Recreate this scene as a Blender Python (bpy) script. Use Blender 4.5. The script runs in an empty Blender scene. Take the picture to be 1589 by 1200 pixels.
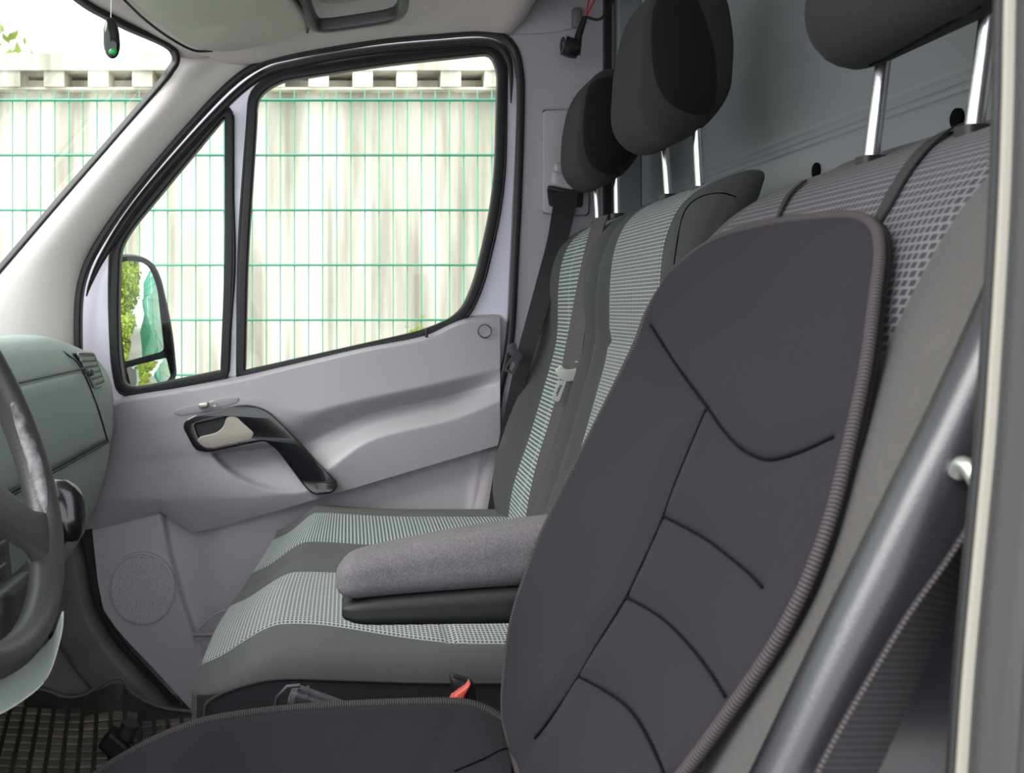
import bpy, bmesh, math, random
from mathutils import Vector, Matrix
random.seed(7)
C = bpy.context.scene
COL = C.collection
# ------------------------------------------------------------------ camera, world, light
F, U0, V0, ZC = 1400.0, 540.0, 480.0, 1.0          # focal length in pixels of the 1589 x 1200 frame
cam_d = bpy.data.cameras.new('camera'); cam = bpy.data.objects.new('camera', cam_d); COL.objects.link(cam)
cam.location = (0, 0, ZC); cam.rotation_euler = (math.pi/2, 0, 0)
cam_d.sensor_width = 36; cam_d.lens = 36*F/1589
cam_d.shift_x = (794.5-U0)/1589; cam_d.shift_y = -(600-V0)/1589
cam_d.clip_start = 0.02; cam_d.clip_end = 200
cam_d.dof.use_dof = True; cam_d.dof.focus_distance = 1.45; cam_d.dof.aperture_fstop = 11
C.camera = cam
wd = bpy.data.worlds.new('overcast sky'); C.world = wd; wd.use_nodes = True
wn = wd.node_tree; bg = wn.nodes['Background']
bg.inputs[0].default_value = (0.93, 0.97, 1.0, 1); bg.inputs[1].default_value = 2.1
sun_d = bpy.data.lights.new('sun', 'SUN'); sun = bpy.data.objects.new('sun', sun_d); COL.objects.link(sun)
sun_d.energy = 3.6; sun_d.angle = math.radians(40); sun_d.color = (1, .97, .93)
sun.rotation_euler = Vector((.72, .30, -.62)).to_track_quat('-Z', 'Y').to_euler()   # high, from the front left, through the windshield
C.view_settings.view_transform = 'Standard'; C.view_settings.look = 'None'
C.view_settings.exposure = 0.35; C.view_settings.gamma = 1.0; C.view_settings.use_curve_mapping = False

# ------------------------------------------------------------------ helpers
def W(u, v, Y): return Vector(((u-U0)/F*Y, Y, ZC-(v-V0)/F*Y))
def WX(u, v, X): return W(u, v, X*F/(u-U0))
def WZ(u, v, Z): return W(u, v, (ZC-Z)*F/(v-V0))
def V(*a): return Vector(a)
def lerp(a, b, t): return a+(b-a)*t
def sstep(a, b, x):
    if a == b: return 0.0 if x < a else 1.0
    t = min(1, max(0, (x-a)/(b-a))); return t*t*(3-2*t)
def interp(tab, x):
    if x <= tab[0][0]: return tab[0][1]
    for (a, p), (b, q) in zip(tab, tab[1:]):
        if x <= b: return lerp(p, q, (x-a)/(b-a)) if b > a else q
    return tab[-1][1]
def sinterp(tab, x):                       # catmull-rom through a table
    n = len(tab)
    if x <= tab[0][0]: return tab[0][1]
    if x >= tab[-1][0]: return tab[-1][1]
    for i in range(n-1):
        if x <= tab[i+1][0]:
            x0, y0 = tab[i]; x1, y1 = tab[i+1]; h = x1-x0; t = (x-x0)/h
            m0 = (y1-tab[i-1][1])/(x1-tab[i-1][0]) if i > 0 else (y1-y0)/h
            m1 = (tab[i+2][1]-y0)/(tab[i+2][0]-x0) if i+2 < n else (y1-y0)/h
            t2, t3 = t*t, t*t*t
            return (2*t3-3*t2+1)*y0+(t3-2*t2+t)*h*m0+(-2*t3+3*t2)*y1+(t3-t2)*h*m1
def cr(pts, per=6, closed=False):          # catmull-rom curve through points
    P = [p if isinstance(p, Vector) else Vector(p) for p in pts]; n = len(P); out = []
    rng = n if closed else n-1
    for i in range(rng):
        a = P[(i-1) % n] if (closed or i > 0) else P[0]*2-P[1]
        b = P[i]; c = P[(i+1) % n]
        d = P[(i+2) % n] if (closed or i+2 < n) else P[-1]*2-P[-2]
        for k in range(per):
            t = k/per
            out.append(0.5*((2*b)+(c-a)*t+(2*a-5*b+4*c-d)*t*t+(3*b-a-3*c+d)*t**3))
    if not closed: out.append(P[-1].copy())
    return out
def resample(pts, n):
    L = [0.0]
    for a, b in zip(pts, pts[1:]): L.append(L[-1]+(b-a).length)
    out = []; j = 0
    for i in range(n):
        d = L[-1]*i/(n-1)
        while j < len(L)-2 and L[j+1] < d: j += 1
        t = (d-L[j])/max(1e-9, L[j+1]-L[j]); out.append(pts[j].lerp(pts[j+1], min(1, t)))
    return out
ROOT = {}
def org(parent):
    while parent is not None and parent.parent is not None: parent = parent.parent
    return parent.location.copy() if parent is not None else None
def mk(name, verts, faces, mats, parent=None, uv=None, fm=None, smooth=True, loc=None, bevel=0, subsurf=0, autos=None, solid=0):
    verts = [Vector(v) for v in verts]
    if parent is not None: o0 = org(parent)
    elif loc is not None: o0 = Vector(loc)
    else:
        xs = [v.x for v in verts]; ys = [v.y for v in verts]; zs = [v.z for v in verts]
        o0 = V((min(xs)+max(xs))/2, (min(ys)+max(ys))/2, min(zs))
    me = bpy.data.meshes.new(name)
    me.from_pydata([v-o0 for v in verts], [], faces)
    if not isinstance(mats, (list, tuple)): mats = [mats]
    for m in mats: me.materials.append(m)
    if fm:
        for p, i in zip(me.polygons, fm): p.material_index = i
    if uv:
        l = me.uv_layers.new(name='UVMap')
        for lp in me.loops: l.data[lp.index].uv = uv[lp.vertex_index]
    for p in me.polygons: p.use_smooth = smooth
    me.validate(); me.update()
    if smooth and autos: 
        bm = bmesh.new(); bm.from_mesh(me)
        for e in bm.edges:
            if len(e.link_faces) == 2 and e.calc_face_angle(0) > math.radians(autos): e.smooth = False
        bm.to_mesh(me); bm.free()
    o = bpy.data.objects.new(name, me); COL.objects.link(o)
    if parent is not None: o.parent = parent
    else: o.location = o0
    if solid:
        s = o.modifiers.new('solid', 'SOLIDIFY'); s.thickness = abs(solid); s.offset = 1 if solid > 0 else -1
    if bevel:
        b = o.modifiers.new('bevel', 'BEVEL'); b.width = bevel; b.segments = 3; b.limit_method = 'ANGLE'; b.angle_limit = math.radians(35)
    if subsurf:
        s = o.modifiers.new('sub', 'SUBSURF'); s.levels = subsurf; s.render_levels = subsurf
    return o
def thing(name, label, cat, loc, group=None):
    o = bpy.data.objects.new(name, None); COL.objects.link(o); o.location = loc; o.empty_display_size = .05
    o['label'] = label; o['category'] = cat
    if group: o['group'] = group
    return o
def tag(o, label, cat, group=None, kind=None):
    o['label'] = label; o['category'] = cat
    if group: o['group'] = group
    if kind: o['kind'] = kind
    return o
def struct(o, label=None):
    o['kind'] = 'structure'
    if label: o['label'] = label
    return o
class MB:                                  # collects shapes into one mesh
    def __init__(s): s.v = []; s.f = []; s.uv = []; s.m = []
    def add(s, vs, fs, uv=None, mi=0):
        n = len(s.v); s.v += [Vector(v) for v in vs]; s.f += [[i+n for i in f] for f in fs]
        s.uv += uv if uv else [(0, 0)]*len(vs); s.m += [mi]*len(fs); return s
    def build(s, name, mats, parent=None, **k): return mk(name, s.v, s.f, mats, parent, uv=s.uv, fm=s.m, **k)
def g_box(lo, hi):
    x0, y0, z0 = lo; x1, y1, z1 = hi
    v = [(x0,y0,z0),(x1,y0,z0),(x1,y1,z0),(x0,y1,z0),(x0,y0,z1),(x1,y0,z1),(x1,y1,z1),(x0,y1,z1)]
    return v, [[0,3,2,1],[4,5,6,7],[0,1,5,4],[1,2,6,5],[2,3,7,6],[3,0,4,7]]
def g_sweep(path, sec, up=None, closed=False, caps=True, scale=None):
    """sweep section [(a,b)] along path; a along side=t x up, b along normal"""
    n = len(path); m = len(sec); vs = []; uv = []; L = 0; prevn = None
    for i, p in enumerate(path):
        a = path[(i-1) % n] if (closed or i > 0) else p
        b = path[(i+1) % n] if (closed or i < n-1) else p
        t = (b-a).normalized()
        if up is not None: side = t.cross(Vector(up)).normalized(); nn = side.cross(t)
        else:
            if prevn is None:
                k = V(0, 0, 1) if abs(t.z) < .9 else V(1, 0, 0)
                prevn = (k-t*k.dot(t)).normalized()
            nn = (prevn-t*prevn.dot(t)).normalized(); prevn = nn; side = t.cross(nn).normalized()
        if i: L += (p-path[i-1]).length
        s = scale(i/(n-1)) if scale else 1
        for j, (x, y) in enumerate(sec):
            vs.append(p+side*x*s+nn*y*s); uv.append((L, j/m))
    fs = []
    for i in range(n if closed else n-1):
        for j in range(m):
            fs.append([i*m+j, i*m+(j+1) % m, ((i+1) % n)*m+(j+1) % m, ((i+1) % n)*m+j])
    if caps and not closed: fs.append(list(range(m))[::-1]); fs.append([(n-1)*m+j for j in range(m)])
    return vs, fs, uv
def circ(r, n=12, r2=None): return [(r*math.cos(2*math.pi*k/n), (r2 or r)*math.sin(2*math.pi*k/n)) for k in range(n)]
def rrect(a, b, r, n=4):
    o = []
    for cx, cy, s in ((a-r, b-r, 0), (-a+r, b-r, 1), (-a+r, -b+r, 2), (a-r, -b+r, 3)):
        for k in range(n+1):
            t = (s+k/n)*math.pi/2; o.append((cx+r*math.cos(t), cy+r*math.sin(t)))
    return o
def tube(name, path, r, mat, parent=None, closed=False, up=None, sec=None, scale=None, **k):
    vs, fs, uv = g_sweep(path, sec or circ(r, 12), up, closed, scale=scale)
    return mk(name, vs, fs, mat, parent, uv=uv, autos=50, **k)
def ribbon(name, pts, wv, mat, parent=None, th=.0015, per=6, **k):
    """belt: centre points with width vectors"""
    P = cr(pts, per); Wv = cr(wv, per); vs = []; uv = []; L = 0
    for i, (p, w) in enumerate(zip(P, Wv)):
        t = (P[min(i+1, len(P)-1)]-P[max(i-1, 0)]).normalized(); n = t.cross(w).normalized()*th
        if i: L += (p-P[i-1]).length
        for q, a in ((-w/2+n, 0), (w/2+n, 1), (w/2-n, 1), (-w/2-n, 0)): vs.append(p+q); uv.append((L, a*w.length))
    fs = []
    for i in range(len(P)-1):
        for j in range(4): fs.append([i*4+j, i*4+(j+1) % 4, (i+1)*4+(j+1) % 4, (i+1)*4+j])
    fs.append([0, 1, 2, 3]); e = (len(P)-1)*4; fs.append([e+3, e+2, e+1, e])
    return mk(name, vs, fs, mat, parent, uv=uv, autos=40, **k)
def g_grid(fn, nu, nv):
    vs = []; uv = []
    for j in range(nv+1):
        for i in range(nu+1):
            p = fn(i/nu, j/nv); vs.append(Vector(p)); uv.append((i/nu, j/nv))
    fs = [[j*(nu+1)+i, j*(nu+1)+i+1, (j+1)*(nu+1)+i+1, (j+1)*(nu+1)+i] for j in range(nv) for i in range(nu)]
    return vs, fs, uv
def g_shell(fn, nu, nv, d):                # a grid with real thickness: back sheet displaced by vector/func d, sides closed
    vs, fs, uv = g_grid(fn, nu, nv); n = len(vs)
    df = d if callable(d) else (lambda i, j: Vector(d))
    back = [vs[j*(nu+1)+i]+df(i/nu, j/nv) for j in range(nv+1) for i in range(nu+1)]
    ring = [i for i in range(nu+1)]+[j*(nu+1)+nu for j in range(1, nv+1)]+[nv*(nu+1)+i for i in range(nu-1, -1, -1)]+[j*(nu+1) for j in range(nv-1, 0, -1)]
    F2 = fs+[[a+n for a in f[::-1]] for f in fs]
    for a, b in zip(ring, ring[1:]+ring[:1]): F2.append([a, a+n, b+n, b])
    return vs+back, F2, uv+uv
def coons(L, R, B, T, n=200):
    L, R, B, T = [resample(c, n+1) for c in (L, R, B, T)]      # L,R bottom->top; B,T left->right
    def at(c, t):
        x = t*n; i = min(int(x), n-1); return c[i].lerp(c[i+1], x-i)
    p00, p10, p01, p11 = B[0], B[-1], T[0], T[-1]
    return lambda u, v: at(L, v)*(1-u)+at(R, v)*u+at(B, u)*(1-v)+at(T, u)*v-(p00*(1-u)*(1-v)+p10*u*(1-v)+p01*(1-u)*v+p11*u*v)
def g_rbox(h, r, n, fn, cl=1.0):
    """rounded box, half sizes h, edge radius r (number or triple), n divisions; fn maps local point -> world"""
    idx = {}; vs = []; loc = []
    if not isinstance(r, (tuple, list)): r = (r, r, r)
    def sp(i, m, H, R):                    # denser towards the rounded edges
        t = 2*i/m-1; k = R/H
        s = abs(t); e = .30 if k < .9 else 1.0
        if k < .9:
            q = s/(1-e)*(1-k) if s < 1-e else (1-k)+(s-(1-e))/e*k
        else: q = s
        return math.copysign(q, t)
    def vert(i, j, k):
        key = (i, j, k)
        if key in idx: return idx[key]
        p = [sp(a, n[c], h[c], r[c])*h[c] for c, a in enumerate(key)]
        q = [max(-(h[c]-r[c]), min(h[c]-r[c], p[c])) for c in range(3)]
        d = Vector([(p[c]-q[c])/r[c] for c in range(3)])
        # map the cube corner block onto an ellipsoid octant
        x, y, z = d
        s = V(x*math.sqrt(max(0, 1-y*y/2-z*z/2+y*y*z*z/3)), y*math.sqrt(max(0, 1-z*z/2-x*x/2+z*z*x*x/3)), z*math.sqrt(max(0, 1-x*x/2-y*y/2+x*x*y*y/3)))
        w = V(*[q[c]+s[c]*r[c] for c in range(3)])
        idx[key] = len(vs); vs.append(Vector(fn(w))); loc.append(w); return idx[key]
    fs = []
    a, b, c = n
    for i in range(a):
        for j in range(b):
            fs.append([vert(i,j,0), vert(i,j+1,0), vert(i+1,j+1,0), vert(i+1,j,0)])
            fs.append([vert(i,j,c), vert(i+1,j,c), vert(i+1,j+1,c), vert(i,j+1,c)])
    for i in range(a):
        for k in range(c):
            fs.append([vert(i,0,k), vert(i+1,0,k), vert(i+1,0,k+1), vert(i,0,k+1)])
            fs.append([vert(i,b,k), vert(i,b,k+1), vert(i+1,b,k+1), vert(i+1,b,k)])
    for j in range(b):
        for k in range(c):
            fs.append([vert(0,j,k), vert(0,j,k+1), vert(0,j+1,k+1), vert(0,j+1,k)])
            fs.append([vert(a,j,k), vert(a,j+1,k), vert(a,j+1,k+1), vert(a,j,k+1)])
    return vs, fs, loc
def rbox(name, h, r, n, fn, mats, parent=None, uvf=None, mf=None, **k):
    vs, fs, loc = g_rbox(h, r, n, fn)
    uv = [uvf(p) for p in loc] if uvf else [(p.x, p.y) for p in loc]
    fm = None
    if mf: fm = [mf(sum((loc[i] for i in f), Vector())/4) for f in fs]
    return mk(name, vs, fs, mats, parent, uv=uv, fm=fm, **k)
def plate(name, outer, holes, Y, depth, mat, parent=None, bevel=0, fnY=None, **k):
    """flat plate in the XZ plane: outer / holes are lists of (X, Z); fills holes properly; depth goes away from the viewer"""
    cu = bpy.data.curves.new('c', 'CURVE'); cu.dimensions = '2D'; cu.fill_mode = 'BOTH'
    cu.extrude = depth/2-bevel; cu.bevel_depth = bevel; cu.bevel_resolution = 2
    for ring in [outer]+list(holes):
        s = cu.splines.new('POLY'); s.points.add(len(ring)-1)
        for p, q in zip(s.points, ring): p.co = (q[0], q[1], 0, 1)
        s.use_cyclic_u = True
    o = bpy.data.objects.new('c', cu); COL.objects.link(o)
    me = bpy.data.meshes.new_from_object(o.evaluated_get(bpy.context.evaluated_depsgraph_get()))
    vs = [V(v.co.x, Y+depth/2-v.co.z, v.co.y) for v in me.vertices]; fs = [list(p.vertices) for p in me.polygons]
    if fnY: vs = [V(v.x, v.y+fnY(v.x, v.z), v.z) for v in vs]
    bpy.data.objects.remove(o); bpy.data.curves.remove(cu); bpy.data.meshes.remove(me)
    bm = bmesh.new(); bv = [bm.verts.new(v) for v in vs]
    for f in fs:
        try: bm.faces.new([bv[i] for i in f])
        except ValueError: pass
    bmesh.ops.remove_doubles(bm, verts=bm.verts, dist=1e-5); bmesh.ops.recalc_face_normals(bm, faces=bm.faces)
    bm.verts.index_update(); vs = [v.co.copy() for v in bm.verts]; fs = [[v.index for v in f.verts] for f in bm.faces]; bm.free()
    return mk(name, vs, fs, mat, parent, autos=30, **k)
def XZ(pts, Y, per=0, closed=True):
    P = [W(u, v, Y) for u, v in pts]
    if per: P = cr(P, per, closed)
    return P
def xz(P): return [(p.x, p.z) for p in P]
def rnd(pts, r, n=5):                      # round polygon corners; pts [(u,v)] or [(u,v,r)]
    out = []; m = len(pts)
    for i in range(m):
        p = Vector(pts[i][:2]); a = Vector(pts[i-1][:2]); b = Vector(pts[(i+1) % m][:2])
        rr = pts[i][2] if len(pts[i]) > 2 else r
        d1 = (a-p); d2 = (b-p); q = min(rr, d1.length*.49, d2.length*.49)
        s = p+d1.normalized()*q; e = p+d2.normalized()*q
        for k in range(n+1):
            t = k/n; out.append(tuple(s*(1-t)**2+p*2*t*(1-t)+e*t*t))
    return out
def seg_dist(p, poly):
    best = 9e9
    for a, b in zip(poly, poly[1:]):
        ab = b-a; t = max(0, min(1, (p-a).dot(ab)/max(1e-12, ab.dot(ab)))); best = min(best, (p-(a+ab*t)).length)
    return best
def inside(x, y, poly):
    c = False; j = len(poly)-1
    for i in range(len(poly)):
        xi, yi = poly[i][:2]; xj, yj = poly[j][:2]
        if (yi > y) != (yj > y) and x < (xj-xi)*(y-yi)/(yj-yi)+xi: c = not c
        j = i
    return c

# ------------------------------------------------------------------ materials
def lin(c): return tuple(((x/255)/12.92 if x/255 <= .04045 else ((x/255+.055)/1.055)**2.4) for x in c)+(1,)
def mat(name, c, rough=.6, metal=0, bump=0, bscale=400, var=0, vscale=6, spec=.5, sheen=0, c2=None, coat=0):
    m = bpy.data.materials.new(name); m.use_nodes = True; nt = m.node_tree; b = nt.nodes['Principled BSDF']
    b.inputs['Base Color'].default_value = lin(c); b.inputs['Roughness'].default_value = rough
    b.inputs['Metallic'].default_value = metal; b.inputs['Specular IOR Level'].default_value = spec
    b.inputs['Sheen Weight'].default_value = sheen; b.inputs['Coat Weight'].default_value = coat
    tc = nt.nodes.new('ShaderNodeTexCoord')
    if bump:
        n = nt.nodes.new('ShaderNodeTexNoise'); n.inputs['Scale'].default_value = bscale; n.inputs['Detail'].default_value = 3
        nt.links.new(tc.outputs['Object'], n.inputs['Vector'])
        bp = nt.nodes.new('ShaderNodeBump'); bp.inputs['Strength'].default_value = bump; bp.inputs['Distance'].default_value = .001
        nt.links.new(n.outputs['Fac'], bp.inputs['Height']); nt.links.new(bp.outputs[0], b.inputs['Normal'])
    if var or c2:
        n = nt.nodes.new('ShaderNodeTexNoise'); n.inputs['Scale'].default_value = vscale; n.inputs['Detail'].default_value = 5
        nt.links.new(tc.outputs['Object'], n.inputs['Vector'])
        r = nt.nodes.new('ShaderNodeMapRange'); r.inputs[1].default_value = .35; r.inputs[2].default_value = .65
        mx = nt.nodes.new('ShaderNodeMix'); mx.data_type = 'RGBA'
        nt.links.new(n.outputs['Fac'], r.inputs[0]); nt.links.new(r.outputs[0], mx.inputs[0])
        mx.inputs[6].default_value = lin(c); mx.inputs[7].default_value = lin(c2) if c2 else lin([min(255, x*(1+var)) for x in c])
        nt.links.new(mx.outputs[2], b.inputs['Base Color'])
    return m
def mat_weave(name, dark, light, bw, rh, mortar, offset=.5, rough=.9, soft=.2):
    m = mat(name, dark, rough, sheen=.03); nt = m.node_tree; b = nt.nodes['Principled BSDF']
    uvn = nt.nodes.new('ShaderNodeUVMap'); br = nt.nodes.new('ShaderNodeTexBrick')
    br.offset = offset; br.squash = 1; br.offset_frequency = 2
    br.inputs['Color1'].default_value = lin(dark); br.inputs['Color2'].default_value = lin([x*.9 for x in dark]); br.inputs['Mortar'].default_value = lin(light)
    br.inputs['Scale'].default_value = 1; br.inputs['Mortar Size'].default_value = mortar; br.inputs['Mortar Smooth'].default_value = soft
    br.inputs['Brick Width'].default_value = bw; br.inputs['Row Height'].default_value = rh
    nt.links.new(uvn.outputs[0], br.inputs['Vector']); nt.links.new(br.outputs['Color'], b.inputs['Base Color'])
    bp = nt.nodes.new('ShaderNodeBump'); bp.inputs['Strength'].default_value = .5; bp.inputs['Distance'].default_value = .001
    nt.links.new(br.outputs['Fac'], bp.inputs['Height']); nt.links.new(bp.outputs[0], b.inputs['Normal'])
    return m
def mat_fabric(name, c, var=.12, fine=900, sheen=.03, rough=.95, bump=.5, vscale=5):
    m = mat(name, c, rough, bump=bump, bscale=fine, spec=.2, sheen=sheen); nt = m.node_tree; b = nt.nodes['Principled BSDF']
    tc = [n for n in nt.nodes if n.type == 'TEX_COORD'][0]
    n1 = nt.nodes.new('ShaderNodeTexNoise'); n1.inputs['Scale'].default_value = fine*.7; n1.inputs['Detail'].default_value = 2
    n2 = nt.nodes.new('ShaderNodeTexNoise'); n2.inputs['Scale'].default_value = vscale; n2.inputs['Detail'].default_value = 4
    ad = nt.nodes.new('ShaderNodeMath'); ad.operation = 'ADD'; mr = nt.nodes.new('ShaderNodeMapRange')
    mr.inputs[1].default_value = .7; mr.inputs[2].default_value = 1.3; mr.inputs[3].default_value = 1-var; mr.inputs[4].default_value = 1+var
    nt.links.new(tc.outputs['Object'], n1.inputs[0]); nt.links.new(tc.outputs['Object'], n2.inputs[0])
    nt.links.new(n1.outputs['Fac'], ad.inputs[0]); nt.links.new(n2.outputs['Fac'], ad.inputs[1]); nt.links.new(ad.outputs[0], mr.inputs[0])
    vm = nt.nodes.new('ShaderNodeVectorMath'); vm.operation = 'SCALE'; vm.inputs[0].default_value = lin(c)[:3]
    nt.links.new(mr.outputs[0], vm.inputs['Scale']); nt.links.new(vm.outputs[0], b.inputs['Base Color'])
    return m
def mat_ribbed(name, c, c2, period, axis=0):                      # webbing: fine ribs along the ribbon (UV metres)
    m = mat(name, c, .85, spec=.3); nt = m.node_tree; b = nt.nodes['Principled BSDF']
    uvn = nt.nodes.new('ShaderNodeUVMap'); sx = nt.nodes.new('ShaderNodeSeparateXYZ'); ml = nt.nodes.new('ShaderNodeMath'); ml.operation = 'MULTIPLY'; ml.inputs[1].default_value = 2*math.pi/period
    sn = nt.nodes.new('ShaderNodeMath'); sn.operation = 'SINE'; mr = nt.nodes.new('ShaderNodeMapRange'); mr.inputs[1].default_value = -1
    mx = nt.nodes.new('ShaderNodeMix'); mx.data_type = 'RGBA'; mx.inputs[6].default_value = lin(c); mx.inputs[7].default_value = lin(c2)
    nt.links.new(uvn.outputs[0], sx.inputs[0]); nt.links.new(sx.outputs[axis], ml.inputs[0]); nt.links.new(ml.outputs[0], sn.inputs[0])
    nt.links.new(sn.outputs[0], mr.inputs[0]); nt.links.new(mr.outputs[0], mx.inputs[0]); nt.links.new(mx.outputs[2], b.inputs['Base Color'])
    bp = nt.nodes.new('ShaderNodeBump'); bp.inputs['Strength'].default_value = .6; bp.inputs['Distance'].default_value = .001
    nt.links.new(mr.outputs[0], bp.inputs['Height']); nt.links.new(bp.outputs[0], b.inputs['Normal'])
    return m
def mat_glass(name, tint=(1, 1, 1), refl=.5):
    m = bpy.data.materials.new(name); m.use_nodes = True; nt = m.node_tree; nt.nodes.remove(nt.nodes['Principled BSDF'])
    out = nt.nodes['Material Output']; t = nt.nodes.new('ShaderNodeBsdfTransparent'); t.inputs[0].default_value = tint+(1,)
    g = nt.nodes.new('ShaderNodeBsdfGlossy'); g.inputs['Roughness'].default_value = .0
    fr = nt.nodes.new('ShaderNodeFresnel'); fr.inputs[0].default_value = 1.45; ml = nt.nodes.new('ShaderNodeMath'); ml.operation = 'MULTIPLY'; ml.inputs[1].default_value = refl
    mx = nt.nodes.new('ShaderNodeMixShader'); nt.links.new(fr.outputs[0], ml.inputs[0]); nt.links.new(ml.outputs[0], mx.inputs[0])
    nt.links.new(t.outputs[0], mx.inputs[1]); nt.links.new(g.outputs[0], mx.inputs[2]); nt.links.new(mx.outputs[0], out.inputs[0])
    return m
M = dict(
 door=mat('door plastic', (152, 147, 153), .5, bump=.12, bscale=900, spec=.45),
 door_low=mat('lower door plastic', (184, 177, 185), .6, bump=.15, bscale=900, spec=.4),
 pillar=mat('light pillar plastic', (208, 200, 196), .5, bump=.12, bscale=900),
 bpillar=mat('B pillar plastic', (166, 159, 166), .6, bump=.12, bscale=900),
 headliner=mat_fabric('headliner felt', (196, 186, 186), .1, 600),
 visor=mat('visor vinyl', (154, 154, 146), .6, bump=.2, bscale=500),
 dash=mat('dashboard plastic', (150, 161, 156), .55, bump=.35, bscale=700, spec=.45),
 dash_low=mat('lower dashboard plastic', (156, 164, 158), .55, bump=.25, bscale=700),
 rubber=mat('black rubber', (24, 24, 26), .45, spec=.4),
 black=mat('black plastic', (26, 26, 28), .5, bump=.1, bscale=800),
 gloss=mat('glossy black plastic', (20, 20, 24), .22, spec=.6, coat=.3),
 dark=mat('charcoal plastic', (56, 56, 60), .42, bump=.12, bscale=700),
 shell=mat('satin charcoal seat shell', (44, 44, 50), .30, bump=.18, bscale=900, spec=.6),
 paint=mat('white van paint', (214, 212, 226), .25, coat=.5),
 cream=mat('cream edge trim', (128, 124, 114), .6),
 lever=mat('beige grey door lever', (160, 152, 146), .38),
 chrome=mat('brushed steel', (205, 205, 208), .25, metal=1, bump=.1, bscale=300),
 satin=mat('satin metal', (190, 192, 186), .32, metal=.8),
 bulk=mat('bulkhead plastic', (128, 131, 135), .42, bump=.06, bscale=300, spec=.5),
 tex=mat_fabric('charcoal seat cloth', (66, 67, 67), .12, 900),
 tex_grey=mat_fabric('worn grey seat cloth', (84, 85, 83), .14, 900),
 side=mat_fabric('black seat side cloth', (48, 48, 52), .1, 700),
 head=mat_fabric('black headrest cloth', (44, 46, 43), .12, 800),
 headpatch=mat_fabric('black knit headrest cloth', (20, 19, 23), .2, 700),
 bolster=mat_fabric('grey bolster cloth', (74, 72, 71), .16, 800),
 arm=mat_fabric('grey woven armrest cloth', (100, 96, 100), .25, 500, bump=.9),
 cover=mat_fabric('black neoprene seat cover', (35, 32, 38), .12, 1100, sheen=.02, bump=.3, vscale=3),
 weave_mid=mat_weave('grey dashed cloth', (62, 66, 68), (150, 153, 153), .0066, .0064, .0011, 0),
 weave_drv=mat_weave('grey checked cloth', (42, 40, 43), (92, 89, 95), .0066, .0062, .0011, .5),
 stripe=mat_weave('grey striped cloth', (76, 82, 82), (152, 160, 158), 5.0, .0088, .0022, 0),
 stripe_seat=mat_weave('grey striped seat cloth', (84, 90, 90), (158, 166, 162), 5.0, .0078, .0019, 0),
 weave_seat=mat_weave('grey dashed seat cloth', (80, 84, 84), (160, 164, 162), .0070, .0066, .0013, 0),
 webbing=mat_ribbed('grey belt webbing', (72, 68, 70), (86, 82, 84), .004),
 webdark=mat_ribbed('black belt webbing', (30, 29, 32), (44, 42, 46), .004),
 piping=mat_ribbed('black ribbed binding', (30, 28, 30), (78, 71, 73), .0028),
 band=mat_ribbed('dark elastic strap', (40, 38, 41), (52, 50, 54), .003),
 red=mat('red plastic', (226, 96, 84), .45),
 wire_red=mat('red wire insulation', (190, 22, 26), .4),
 leather=mat('steering wheel leather', (58, 57, 58), .42, bump=.35, bscale=350, spec=.5),
 worn=mat('worn wheel leather', (150, 146, 150), .7, bump=.9, bscale=180, c2=(60, 58, 60), vscale=60),
 mat_rub=mat('floor mat rubber', (52, 49, 46), .6, bump=.2, bscale=120, c2=(70, 66, 60), vscale=18),
 carpet=mat('dusty dark floor', (92, 88, 85), .8, bump=.4, bscale=250, c2=(120, 114, 110), vscale=9),
 sill=mat('dark sill plastic', (92, 88, 92), .5, bump=.12, bscale=700, c2=(110, 105, 106), vscale=10),
 fence=mat('green coated wire', (66, 150, 122), .5),
 leaf=mat('yellow green leaves', (176, 184, 70), .7, c2=(120, 146, 60), vscale=3),
 bark=mat('tree bark', (90, 78, 66), .9, bump=.5, bscale=40),
 bounce_ground=mat('pale bounce ground', (192, 189, 182), .9, bump=.5, bscale=120, c2=(170, 167, 160), vscale=8),  # ground colour made pale to bounce fill light into the cab
 mirror=mat('mirror glass', (235, 240, 240), .01, metal=1),
 bottle=mat('dark green bottle glass', (10, 20, 13), .1, spec=.6),
 green=mat('bright green liquid', (30, 150, 60), .15),
 string=mat('white string', (225, 225, 220), .8),
 glass=mat_glass('window glass', (.97, .99, .98)),
 armshell=mat('matt black armrest shell', (22, 23, 25), .6),
 windshield=mat_glass('windshield glass', (.97, .99, .98), .12),
 nearpil=mat('grey near door pillar', (50, 48, 47), .5, bump=.1, bscale=400),
 tongue=mat('pale steel tongue', (196, 198, 192), .35, metal=.3),
 wedge=mat('dusty floor lining', (120, 114, 118), .8, bump=.3, bscale=200, c2=(96, 91, 92), vscale=12),
 footwell=mat('footwell lining', (58, 56, 58), .8, bump=.2, bscale=200),
 crease=mat('stitched crease', (12, 11, 13), .95, spec=.1),
 squares=mat('dusty raised rubber', (138, 130, 117), .55, bump=.2, bscale=200, c2=(86, 82, 75), vscale=9),
 lens=mat('clear plastic', (120, 120, 122), .15),
)
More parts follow.
